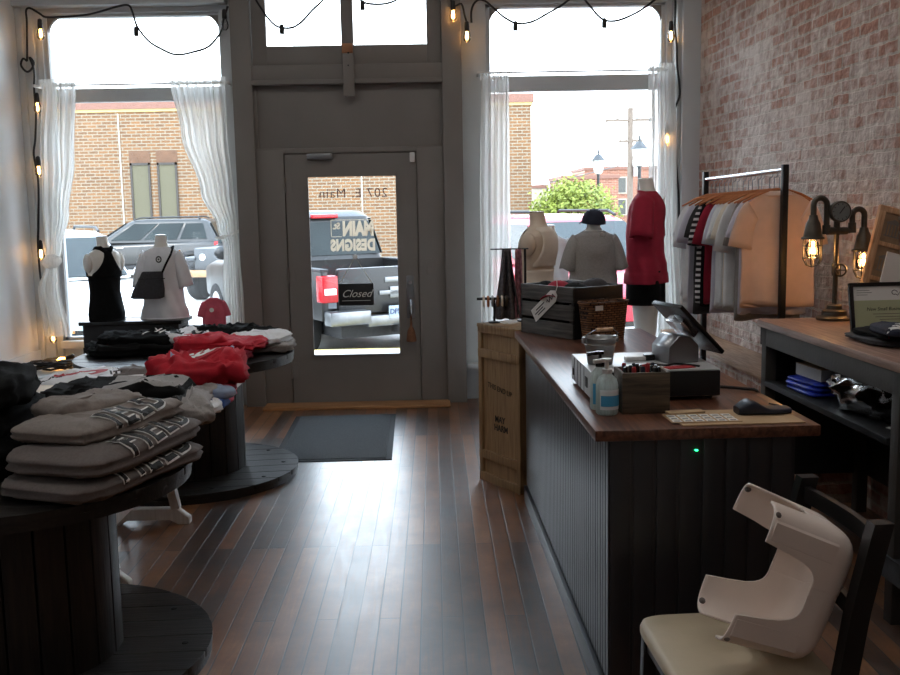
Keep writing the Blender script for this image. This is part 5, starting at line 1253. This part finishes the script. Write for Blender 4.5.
t = thing('pen_box', 'weathered wooden box full of marker pens before the cash drawer', 'box', (p[0], p[1], CT), CR)
k = B().box(0, .155, 0, .01, 0, .135, b=.002).box(0, .155, .13, .14, 0, .135, b=.002).box(0, .01, .01, .13, 0, .135, b=.002).box(.145, .155, .01, .13, 0, .135, b=.002).ob('wooden_sides', 'pen_wood', t); k.name = 'box_wall'
B().box(.01, .145, .01, .13, 0, .012).ob('bottom', 'pen_wood', t)
r_ = random.Random(4)
for i in range(15):
    x, y = .025 + .026 * (i % 5), .03 + .04 * (i // 5); tx, ty = r_.uniform(-.2, .2), r_.uniform(-.25, .2)
    q = thing('marker_pen', f"{('black', 'red', 'dark blue')[(i * 7) % 3 if i % 4 else 0]} marker pen in the wooden box", 'pen', (p[0] + x, p[1] + y, CT + .014), 0, 'marker pens in the wooden box', rot=(tx * .35, ty * .35, 0))
    m_ = ('black_gloss', 'print_red', 'navy_cloth')[(i * 7) % 3 if i % 4 else 0]
    B().lathe([(.006, 0), (.0065, .01), (.0065, .1)], n=10).ob('barrel', 'black_gloss', q); B().lathe([(.0072, .095), (.0072, .132), (.005, .136)], n=10).ob('pen_cap', m_, q)
# labels on a card sheet, with a brown folder below and a dark card reader above
t = tag(B().box(-.19, .19, -.11, .1, 0, .004, b=.001).ob('cardboard_folder', 'cardboard'), 'flat brown cardboard folder on the near end of the counter', 'folder', None, (.93, 3.085, CT), .03)
t = thing('label_sheet', 'sheet of small white barcode labels on the brown folder', 'label sheet', (.83, 3.055, CT + .0045), .02)
B().box(-.115, .105, -.055, .07, 0, .002).ob('backing_card', 'cardboard', t)
for i in range(6):
    for j in range(3):
        a = B().box(-.108 + i * .035, -.08 + i * .035, -.048 + j * .036, -.02 + j * .036, .002, .0028).ob('label', 'paper', t)
        B().box(-.103 + i * .035, -.085 + i * .035, -.042 + j * .036, -.034 + j * .036, .0028, .003).ob('barcode', 'print_black', a)
t = tag(B().box(-.06, .06, -.02, .02, 0, .006, b=.001).ob('card_strip', 'cardboard'), 'loose strip of brown card lying across the label sheet', 'card', None, (.79, 3.13, CT + .008), .15)
t = thing('card_reader', 'dark navy card reader lying on the brown folder', 'card reader', (1.035, 3.12, CT + .005), .05)
rings = []
for i in range(15):
    u = i / 14; x = -.085 + .17 * u; hh = .014 + .03 * math.exp(-((u - .25) / .22) ** 2) + .004 * u; w_ = .038 * (1 - .25 * abs(2 * u - 1) ** 4)
    rings.append([V(x, w_ * spow(math.cos(a), .4), hh / 2 + hh / 2 * spow(math.sin(a), .5)) for a in [2 * PI * j / 20 for j in range(20)]])
B().loft(rings).ob('shell', 'navy_cloth', t).data.materials[0] = mat('reader_navy', (26, 34, 52), .4)
B().tube(spline([(.08, 0, .012), (.1, .03, .006), (.07, .12, .004)]), .003, 6).ob('cable', 'black_cord', t)
t = tag(B().tube(spline([(0, 0, .002), (.08, -.05, .003), (.16, -.1, .003), (.205, -.13, -.01), (.225, -.15, -.12), (.23, -.17, -.4), (.235, -.2, -.9), (.25, -.3, -.917), (.27, -.5, -.917)]), .006, 6).ob('power_cable', 'black_cord'), 'black power cable running from the cash drawer over the right edge of the counter', 'cable', None, (.94, 3.62, CT + .005))

# ------------------------------------------------------------------ work table along the brick wall
UR = .034
t = thing('work_table', 'dark framed work table with a reddish wooden top along the brick wall', 'table', (1.64, 5.02, 0), UR)
# local: x to the wall, -y towards the viewer
UL, UW = 3.3, .545
B().box(-.012, UW, -UL, .0, .965, 1.0, b=.004).ob('tabletop', 'work_wood', t)
B().box(0, .03, -UL, -.04, .875, .965, b=.003).box(UW - .03, UW, -UL, -.04, .875, .965).box(0, UW, -.045, -.02, .875, .965).ob('apron', 'table_frame', t)
for y in (-.07, -1.42, -2.75):
    for x in (.0, UW - .055): B().box(x, x + .055, y - .03, y + .03, 0, .965, b=.003).ob('leg', 'table_frame', t)
B().box(UW - .012, UW - .004, -UL, -.03, .2, .965).ob('back_panel', 'black_paint', t); B().box(.04, UW - .02, -.06, -.05, .2, .965).ob('end_panel', 'black_paint', t)
B().box(.0, UW, -1.36, -.04, .672, .7, b=.003).ob('shelf', 'black_paint', t)
B().box(.0, UW, -UL + .1, -1.46, .672, .7, b=.003).ob('shelf', 'black_paint', t)
B().box(-.01, UW, -UL + .1, -1.36, .17, .26, b=.005).ob('bottom_shelf', 'black_paint', t)
um = Matrix.Translation((1.64, 5.02, 0)) @ Matrix.Rotation(UR, 4, 'Z')
def onu(x, y, z=1.0): return um @ V(x, y, z)

# pipe lamp
p = (1.985, 4.93, 1.0005)
t = thing('pipe_lamp', 'industrial pipe lamp with a pressure gauge and two caged bulbs', 'lamp', p)
B().lathe([(.085, 0), (.088, .012), (.08, .02), (.062, .024), (.06, .045), (.052, .05), (.038, .054), (.036, .072), (.028, .078), (.014, .08)], n=36).ob('base', 'pewter', t)
B().tube([(0, 0, .07), (0, 0, .47)], .0125, 14).lathe([(.018, .22), (.02, .235), (.02, .265), (.018, .28)], n=14).ob('stem', 'pewter', t)
v_ = B().tube([(0, -.015, .25), (-.0, -.06, .25)], .006, 8).ob('valve', 'pewter', t)
B().tube([(.028 * math.cos(a), -.06, .25 + .028 * math.sin(a)) for a in [2 * PI * i / 20 for i in range(20)]], .005, 6, closed=True).tube([(-.026, -.06, .25), (.026, -.06, .25)], .003, 6).tube([(0, -.06, .224), (0, -.06, .276)], .003, 6).ob('valve_wheel', 'pewter', v_)
def pipe(pts, parent):
    k = B().tube(pts, .0145, 14)
    for q, d in ((pts[0], V(*pts[1]) - V(*pts[0])), (pts[-1], V(*pts[-2]) - V(*pts[-1]))):
        d = d.normalized(); k.tube([V(*q), V(*q) + d * .024], .0195, 14)
    return k
def arm(pts, bx, bz, name):
    a = pipe(pts, t).ob(name, 'pewter', t)
    B().lathe([(.02, .05), (.024, .03), (.034, .01), (.042, -.035), (.046, -.055), (.055, -.06), (.056, -.068), (.04, -.066), (.016, .0)], (bx, 0, bz), 28).ob('bell_shade', 'pewter', a)
    g = B().lathe([(.014, -.06), (.03, -.09), (.036, -.12), (.03, -.15), (.01, -.165)], (bx, 0, bz), 20).ob('bulb', 'bulb_glass', a)
    for q in range(5):
        x = .012 * math.cos(2 * PI * q / 5); y = .012 * math.sin(2 * PI * q / 5)
        B().tube([(bx + x * .5, y * .5, bz - .08), (bx + x, y, bz - .14)], .0022, 6).ob('filament', 'filament', g)
    c = B()
    for q in range(6):
        x = math.cos(2 * PI * q / 6); y = math.sin(2 * PI * q / 6)
        c.tube([(bx + .046 * x, .046 * y, bz - .062), (bx + .046 * x, .046 * y, bz - .165), (bx + .03 * x, .03 * y, bz - .195), (bx, 0, bz - .205)], .0028, 6)
    for z in (-.1, -.16): c.tube([(bx + .046 * math.cos(a), .046 * math.sin(a), bz + z) for a in [2 * PI * i / 24 for i in range(24)]], .0026, 6, closed=True)
    c.ob('bulb_cage', 'pewter', a)
    l = bpy.data.lights.new('lamp_light', 'POINT'); l.energy = LAMP; l.color = (1, .58, .24); l.shadow_soft_size = .03
    lo = bpy.data.objects.new('lamp_light', l); COL.objects.link(lo); lo.location = V(*p) + V(bx, 0, bz - .125)
arm([(-.01, 0, .44), (-.05, 0, .44), (-.052, 0, .455), (-.052, 0, .57)] + arc((-.085, .57), .033, 0, PI, 8) + [(-.118, 0, .51), (-.118, 0, .48)], -.118, .47, 'pipe_arm')
arm([(.01, 0, .44), (.06, 0, .44), (.075, 0, .455), (.075, 0, .51)] + arc((.105, .515), .03, PI, 0, 8) + [(.135, 0, .45), (.135, 0, .42)], .135, .405, 'pipe_arm')
B().tube([(-.05, 0, .44), (.05, 0, .44)], .019, 14).tube([(-.052, 0, .425), (-.052, 0, .47)], .02, 14).tube([(.075, 0, .43), (.075, 0, .48)], .02, 14).tube([(0, 0, .42), (0, 0, .49)], .016, 12).ob('tee_fitting', 'pewter', t)
mg = Matrix.Translation((.004, -.02, .535)) @ Matrix.Rotation(PI / 2, 4, 'X') 
g = B().lathe([(.046, -.02), (.052, -.015), (.053, .012), (.049, .018), (.044, .018), (.044, .012)], n=36, mx=mg).ob('gauge', 'pewter', t)
B().lathe([(.001, .0155), (.0438, .0155), (.0438, .012)], n=30, mx=mg).ob('dial', mat('dial_face', (120, 126, 126), .5), g); B().box(-.002, .002, -.03, .012, .016, .0175, mx=mg @ Matrix.Rotation(2.5, 4, 'Z')).ob('needle', 'print_black', g)
k = B()
for i in range(9):
    a = -.75 * PI / 1 + i * 1.5 * PI / 8 + PI / 2; k.box(-.0015, .0015, .034, .041, .016, .017, mx=mg @ Matrix.Rotation(a, 4, 'Z'))
k.ob('dial_tick', 'print_black', g)

# framed certificate and the old window frame with photographs
t = thing('framed_certificate', 'black framed certificate with a white heading and a sage green field', 'picture frame', (2.02, 4.42, 1.0005), .06, rot=(-.2, 0, .06))
W2, H2 = .165, .225
k = B()
for a in ((-W2, -W2 + .018, 0, H2), (W2 - .018, W2, 0, H2), (-W2, W2, 0, .018), (-W2, W2, H2 - .018, H2)): k.box(a[0], a[1], -.009, .009, a[2], a[3], b=.002)
k.ob('frame', 'black_gloss', t)
B().box(-W2 + .01, W2 - .01, .0, .005, .01, H2 - .01).ob('backing', 'black_paint', t)
c = B().box(-W2 + .018, W2 - .018, -.002, .001, .018, .145).ob('certificate', 'sage_paper', t); B().box(-W2 + .018, W2 - .018, -.002, .001, .145, H2 - .018).ob('heading_band', 'paper', c)
lettering('certificate_text', 'New Small Business', 'print_black', c, STD(0, .105, -.0025), .022, depth=.0004, shear=.2)
for z, x0, x1 in ((.083, -.06, .09), (.07, -.05, .1), (.058, -.03, .09), (.04, .0, .08)): B().box(x0, x1, -.003, -.002, z - .0012, z + .0012).ob('text_line', 'heather_cloth', c)
for z, x0, x1 in ((.19, -.13, -.07), (.18, -.13, -.06), (.17, -.13, -.08)): B().box(x0, x1, -.003, -.002, z - .001, z + .001).ob('text_line', 'heather_cloth', c)
B().tube([(.045 + .014 * math.cos(a) * (1 - .06 * a), -.003, .178 + .012 * math.sin(a) * (1 - .06 * a)) for a in [i * .35 for i in range(16)]] + [(.06, -.003, .165), (.075, -.003, .185), (.09, -.003, .16), (.115, -.003, .19)], .0016, 5).ob('flourish', 'print_black', c)
B().poly([(0, .02), (.1, .0), (0, .17)], 'x', .006, Matrix.Translation((0, .006, 0))).ob('easel_back', 'black_paint', t)
t = thing('window_frame_display', 'old wooden window sash holding sepia photographs, leaning by the lamp', 'picture frame', (2.11, 4.76, 1.0005), 0, rot=(-.1, .26, .05))
k = B()
W3, H3 = .21, .56
for a in ((-.11, -.075, 0, H3), (W3 - .035, W3, 0, H3), (-.11, W3, 0, .035), (-.11, W3, H3 - .03, H3), (-.11, W3, .37, .39), (-.11, W3, .2, .22), (.04, .06, 0, H3)): k.box(a[0], a[1], -.012, .012, a[2], a[3], b=.003)
k.ob('sash', 'frame_wood', t)
for x0, x1 in ((-.075, .04), (.06, W3 - .035)):
    for z0, z1 in ((.035, .2), (.22, .37), (.39, H3 - .03)):
        q = B().box(x0, x1, -.002, .004, z0, z1).ob('photograph', 'sepia' if not (x0 > 0 and z0 < .3) else 'paper', t)
        if x0 < 0:
            xa = (x0 + x1) / 2; q2 = B().box(xa - .04, xa + .04, -.004, -.002, z0 + .03, z0 + .035).box(xa - .035, xa + .035, -.004, -.002, z0 + .09, z0 + .095).poly([(xa - .045, z0 + .095), (xa + .045, z0 + .095), (xa, z0 + .115)], 'y', .002, Matrix.Translation((0, -.004, 0)))
            for s in range(5): q2.box(xa - .033 + s * .0155, xa - .028 + s * .0155, -.004, -.002, z0 + .035, z0 + .09)
            q2.ob('printed_building', 'taupe_shaded', q)
tag(B().box(-.05, .05, -.002, .002, 0, .16).ob('white_card', 'paper'), 'white card tucked into the front of the old window sash', 'card', None, (2.15, 4.7, 1.18), 0, rot=(-.1, .26, .05))

# folded clothes on the work table
UG = 'folded shirts on the work table'
z = 1.001
for i, (l, m, x, y, sx, sy, h, rz, s_) in enumerate([('dark grey folded shirt at the bottom of the pile before the certificate', 'charcoal_cloth', 1.89, 4.12, .26, .34, .03, .1, 101), ('black folded shirt with a red edge in the pile before the certificate', 'black_cloth', 1.9, 4.08, .25, .3, .03, .05, 102),
        ('navy folded shirt with white lettering in the pile before the certificate', 'navy_cloth', 1.9, 3.98, .22, .26, .035, -.1, 103)]):
    o, P = folded(l, m, (x, y, z), rz, sx, sy, h, s_, UG, wr=.01, lay=2)
    if i == 2: printed(o, 'VAL', 'print_white', -.03, -.06, .9, .09); printed(o, '&', 'print_white', .05, .04, .9, .07)
    if i == 1: patch(o, [(-.1, -.14), (.1, -.14), (.1, -.115), (-.1, -.115)], 'print_red')
    z += h * .85
o, P = folded('pale blue folded shirt with red and white print, right of the navy one', 'paleblue_cloth', (2.07, 3.98, 1.001), .1, .24, .3, .09, 105, UG, wr=.014, lay=3)
for i in range(4): patch(o, [(-.08, .02 + .028 * i), (.08, .02 + .028 * i), (.08, .032 + .028 * i), (-.08, .032 + .028 * i)], 'print_red')
folded('red folded shirt under the pale blue one on the work table', 'red_cloth', (2.06, 3.78, 1.001), .05, .26, .2, .04, 106, UG, wr=.01, lay=2)
# on the shelf under it
q = onu(.13, -.42, .7005)
for i in range(3): tag(garment('blue_pack', 'blue_plastic', None, .2, .3, .022, 111 + i, wr=.006, lay=1)[0], ('bottom', 'middle', 'top')[i] + ' of the blue plastic packs on the shelf below the work table', 'pack', 'blue packs on the shelf', (q.x + .005 * i, q.y, q.z + .021 * i), .1 + .05 * i)
t = thing('white_box', 'white cardboard box lying on the blue plastic packs', 'box', (q.x + .05, q.y, q.z + .068), .12)
B().box(-.1, .1, -.12, .12, 0, .055, b=.002).ob('carton', 'paper', t); B().box(-.102, .102, -.122, .122, .055, .058).ob('lid', 'cardboard', t)
q = onu(.3, -.95, .7005)
for i, (l, dx, dy, s_) in enumerate((('lower black shirt in clear wrap on the shelf', 0, 0, 121), ('upper black shirt in clear wrap on the shelf', -.02, .03, 122))): tag(garment('wrapped_shirt', 'black_cloth', None, .42, .5, .07, s_, wr=.02, lay=2)[0], l, 'shirt', 'wrapped shirts on the shelf', (q.x + dx, q.y + dy, q.z + .062 * i), .1)
o, P = garment('plastic_bag', 'plastic_bag', None, .47, .55, .2, 125, wr=.05, lay=1, e=.6); tag(o, 'crinkled clear plastic bag over the black shirts on the shelf', 'bag', None, (q.x, q.y + .02, q.z + .0), .1)
tag(B().box(-.05, .05, -.012, .012, 0, .004).ob('paper_strip', 'paper'), 'white paper strip on the shelf beside the plastic bag', 'paper', None, onu(.13, -1.2, .7005), .2)
t = thing('storage_crate', 'grey slatted wooden crate on the shelf at the right edge of the photo', 'crate', onu(.01, -1.5, .7005), UR)
for z in (.005, .09, .175): B().box(0, .018, -.42, 0, z, z + .08, b=.002).box(.48, .498, -.42, 0, z, z + .08, b=.002).box(0, .498, -.014, 0, z, z + .08, b=.002).box(0, .498, -.42, -.406, z, z + .08, b=.002).ob('slat', 'crate_ash', t)
B().box(0, .498, -.42, 0, 0, .008).ob('bottom', 'crate_grey', t)

# ------------------------------------------------------------------ clothes rack
ra = V(1.885, 5.4, 0); rb = V(1.755, 6.5, 0)
t = thing('clothes_rack', 'black clothes rail with a chrome bar along the brick wall', 'clothes rack', ra, math.atan2(-(rb.x - ra.x), rb.y - ra.y))
RL = (rb - ra).length; RH = 1.755
for y in (0, RL):
    B().box(-.016, .016, y - .016, y + .016, .03, RH + .03, b=.003).ob('post', 'black_metal', t)
    B().box(-.2, .03, y - .02, y + .02, .03, .06, b=.003).ob('foot', 'black_metal', t)
    for x in (-.18, .01): B().lathe([(.02, -.01), (.022, -.005), (.022, .005), (.02, .01)], n=14, mx=Matrix.Translation((x, y, .022)) @ Matrix.Rotation(PI / 2, 4, 'X')).ob('castor', 'black_metal', t)
B().tube([(0, -.01, RH), (0, RL + .01, RH - .02)], .0135, 14).ob('bar', 'chrome', t)
B().box(-.012, .012, 0, RL, .08, .1).ob('lower_rail', 'black_metal', t)
rm = Matrix.Translation(ra) @ Matrix.Rotation(math.atan2(-(rb.x - ra.x), rb.y - ra.y), 4, 'Z')
seq = [('white_cloth', 'white'), ('white_cloth', 'white'), ('lavender_cloth', 'pale lavender'), ('charcoal_cloth', 'dark grey'), ('striped_cloth', 'black and white striped'), ('black_cloth', 'black'),
       ('crimson_cloth', 'dark red'), ('lavender_cloth', 'pale lavender'), ('white_cloth', 'white'), ('white_cloth', 'white'), ('cream_cloth', 'off white'), ('white_cloth', 'white'), ('grey_cloth', 'light grey'), ('lavender_cloth', 'pale lavender'), ('peach_cloth', 'peach')]
cnt = {}
ordw = ('first', 'second', 'third', 'fourth', 'fifth', 'sixth', 'seventh', 'eighth')
NS = len(seq)
for i in range(NS - 1, -1, -1):
    m, c = seq[i]; cnt[c] = cnt.get(c, 0) + 1
    f = i / (NS - 1); y = RL - .1 - (RL - .16) * f + (rng.uniform(-.018, .018) if 0 < i < NS - 1 else 0)
    tot = sum(1 for q in seq if q[1] == c)
    lab = f'{c} shirt on the clothes rail' if tot == 1 else f'{ordw[cnt[c] - 1]} {c} shirt on the clothes rail, counted from the near post'
    zt = RH - .02 * (y / RL) - .012
    hg = thing('coat_hanger', 'wooden hanger under the ' + lab.replace(' on the clothes rail', ''), 'hanger', rm @ V(0, y, zt), rm.to_euler().z + rng.uniform(-.24, .2), 'wooden hangers on the clothes rail')
    B().tube([V(0, 0, -.09), V(0, 0, -.035)] + [V(.018 * math.cos(a), 0, -.004 + .018 * math.sin(a)) for a in [-PI / 2 + i_ * 1.1 * PI / 8 for i_ in range(9)]], .0022, 6).ob('hook', 'steel', hg)
    B().tube([(-.2, 0, -.155), (-.12, 0, -.115), (-.03, 0, -.088), (.03, 0, -.088), (.12, 0, -.115), (.2, 0, -.155)], [.005, .007, .008, .008, .007, .005], 8).ob('shoulder_bar', 'hanger_wood', hg)
    s = thing('hanging_shirt', lab[0].lower() + lab[1:], 'shirt', rm @ V(0, y, zt), hg.rotation_euler.z, 'shirts on the clothes rail')
    ln = .66 + rng.uniform(-.05, .07)
    o = shirtpanel(rng.uniform(.18, .205), ln, .065, i * 1.7, .016 + .006 * rng.random(), .14 + .08 * rng.random()).ob('shirt_body', m, s, sharp=0); o.location = (0, 0, -.095)
    B().tube([(.075 * math.cos(a), .026 * math.sin(a), -.1 - .012 * math.cos(a) ** 2 * 0 - .02 * (math.sin(a) < 0)) for a in [2 * PI * j / 24 for j in range(24)]], .006, 6, closed=True).ob('collar', m, s)

# ------------------------------------------------------------------ chair and plastic stool
t = thing('dining_chair', 'black framed chair with a beige padded seat beside the counter end', 'chair', (.755, 2.46, 0), R(93))
# local: +y is where the sitter faces
def seatfn(zt, zb, g):
    return [[V(x * s_, y * s_, z) for x, y in [(.225 * spow(math.cos(a), .25) * (1 - .04 * (math.sin(a) < 0)), .2 * spow(math.sin(a), .25) + .005) for a in [2 * PI * j / 56 for j in range(56)]]] for s_, z in ((.95, zb), (1, zb + .008), (1, zt - .02), (.975, zt - .006), (.93, zt), (.6, zt + g), (.2, zt + g * 1.2))]
B().loft(seatfn(.455, .415, .006)).ob('seat', 'seat_vinyl', t)
B().box(-.2, .2, -.18, .18, .36, .415, b=.004).ob('seat_frame', 'chair_black', t)
for sx in (-1, 1):
    B().bar((sx * .195, .17, .41), (sx * .2, .18, 0), .036, b=.003).ob('leg', 'chair_black', t)
    B().bar((sx * .19, -.19, .42), (sx * .19, -.25, 0), .04, b=.003).ob('leg', 'chair_black', t)
    B().loft([[V(sx * .205 + a * .02, y + b_ * .024, z) for a, b_ in ((-1, -1), (1, -1), (1, 1), (-1, 1))] for y, z in ((-.19, .38), (-.2, .46), (-.225, .62), (-.265, .8), (-.275, .84))]).ob('back_post', 'chair_black', t)
    B().box(sx * .205 - .014, sx * .205 + .014, -.19, .19, .17, .195, b=.003).ob('stretcher', 'chair_black', t)
for z, y in ((.795, -.262), (.61, -.222)):
    B().loft([[V(x, y - .035 * (1 - (x / .2) ** 2) + b_ * .009, z + c_ * .022 - .012 * (1 - (x / .2) ** 2)) for b_, c_ in ((-1, -1), (1, -1), (1, 1), (-1, 1))] for x in [-.2 + .4 * i / 12 for i in range(13)]]).ob('back_rail', 'chair_black', t)

# moulded plastic step stool lying on the chair, legs towards the left
ST = thing('plastic_stool', 'beige moulded plastic four legged stool lying on its side on the chair', 'stool', (.845, 2.405, .665))
bt = R(21)
A_ = V(-math.cos(bt), .0, math.sin(bt)); Bv = V(math.sin(bt), 0, math.cos(bt)); Cv = V(0, -1, 0)   # A: towards the leg ends, Bv: up the long side, Cv: towards the viewer
HL, HW, DP = .165, .118, .235
def stool_pt(a, s):
    """a: angle round the stool, s: 0 at the crown of the seat .. 1 at the leg ends"""
    pass
def sec(a, t_, e=.32):
    """ring at depth t_ (0 seat face .. DP leg ends)"""
    fl = 1 + .10 * t_ / DP
    r = 1.0 if t_ > .05 else math.sqrt(max(0, 1 - (1 - t_ / .05) ** 2)) * .3 + .7
    return Bv * (HL * fl * r * spow(math.cos(a), e)) + Cv * (HW * fl * r * spow(math.sin(a), e)) + A_ * (t_ - DP / 2)
k = B(); NA, NT = 144, 30
def reach(a):
    """how far the wall runs before an opening cuts it: full at the corners, short at the middle of every side"""
    x, y = math.cos(a), math.sin(a)
    # where along the straight side are we
    px, py = spow(x, .32), spow(y, .32)
    if abs(px) > abs(py): u = abs(py); lo = .12          # short ends
    else: u = abs(px); lo = .085                           # long sides
    leg = .5
    if u > leg: return DP
    q = u / leg; return lo + (DP - lo) * max(0, (1 - math.sqrt(max(0, 1 - q ** 5.0)))) * .985
angs = [2 * PI * i / NA for i in range(NA)]
# spread the rows evenly round the outline
def even(n):
    raw = [2 * PI * i / 4000 for i in range(4001)]; P_ = [V(HL * spow(math.cos(a), .32), HW * spow(math.sin(a), .32), 0) for a in raw]
    d = [0]
    for i in range(1, len(P_)): d.append(d[-1] + (P_[i] - P_[i - 1]).length)
    out = []; j = 0
    for i in range(n):
        T_ = d[-1] * i / n
        while d[j + 1] < T_: j += 1
        out.append(raw[j])
    return out
angs = even(NA)
rings = [[sec(a, .0) * .0 + (Bv * (HL * .5 * spow(math.cos(a), .5)) + Cv * (HW * .5 * spow(math.sin(a), .5)) + A_ * (-.004 - DP / 2)) for a in angs], ]
for i in range(NT + 1):
    rings.append([sec(a, reach(a) * i / NT) for a in angs])
k.loft(rings, cap=False)
try:
    ed = [e for e in k.bm.edges if e.is_boundary]
    k.bm.verts.ensure_lookup_table(); k.bm.faces.new([k.bm.verts[i] for i in range(NA)])
except ValueError: pass
o = k.ob('shell', 'stool_plastic', ST, sharp=50, solid=.006)
# channel ribs on the legs, as moulded in
for sb in (-1, 1):
    for sc_ in (-1, 1):
        q = []
        k = B()
        for i in range(9):
            t_ = .06 + (DP - .068) * i / 8; fl = 1 + .10 * t_ / DP
            c0 = Bv * (sb * HL * fl * .7) + Cv * (sc_ * (HW * fl * .965 + .003)) + A_ * (t_ - DP / 2)
            hw_ = .027; q.append([c0 - Bv * hw_, c0 + Bv * hw_, c0 + Bv * hw_ * .8 + Cv * sc_ * .005, c0 - Bv * hw_ * .8 + Cv * sc_ * .005])
        k.loft(q).ob('leg_rib', 'stool_plastic', ST)
        B().ball(tuple(Bv * (sb * HL * .98) + Cv * (sc_ * HW * .96) + A_ * (DP / 2 - .01)), .009, 8).ob('rubber_foot', 'heather_cloth', ST)
# ------------------------------------------------------------------ view
vs = scene.view_settings
scene.display_settings.display_device = 'sRGB'
vs.view_transform = 'Standard'; vs.look = 'None'; vs.gamma = 1; vs.use_curve_mapping = False
vs.exposure = EXPO
scene.cycles.use_denoising = True
scene.cycles.max_bounces = 10; scene.cycles.diffuse_bounces = 6; scene.cycles.transparent_max_bounces = 16
scene.cycles.sample_clamp_indirect = 6
scene.cycles.caustics_reflective = False; scene.cycles.caustics_refractive = False
bpy.context.view_layer.update()
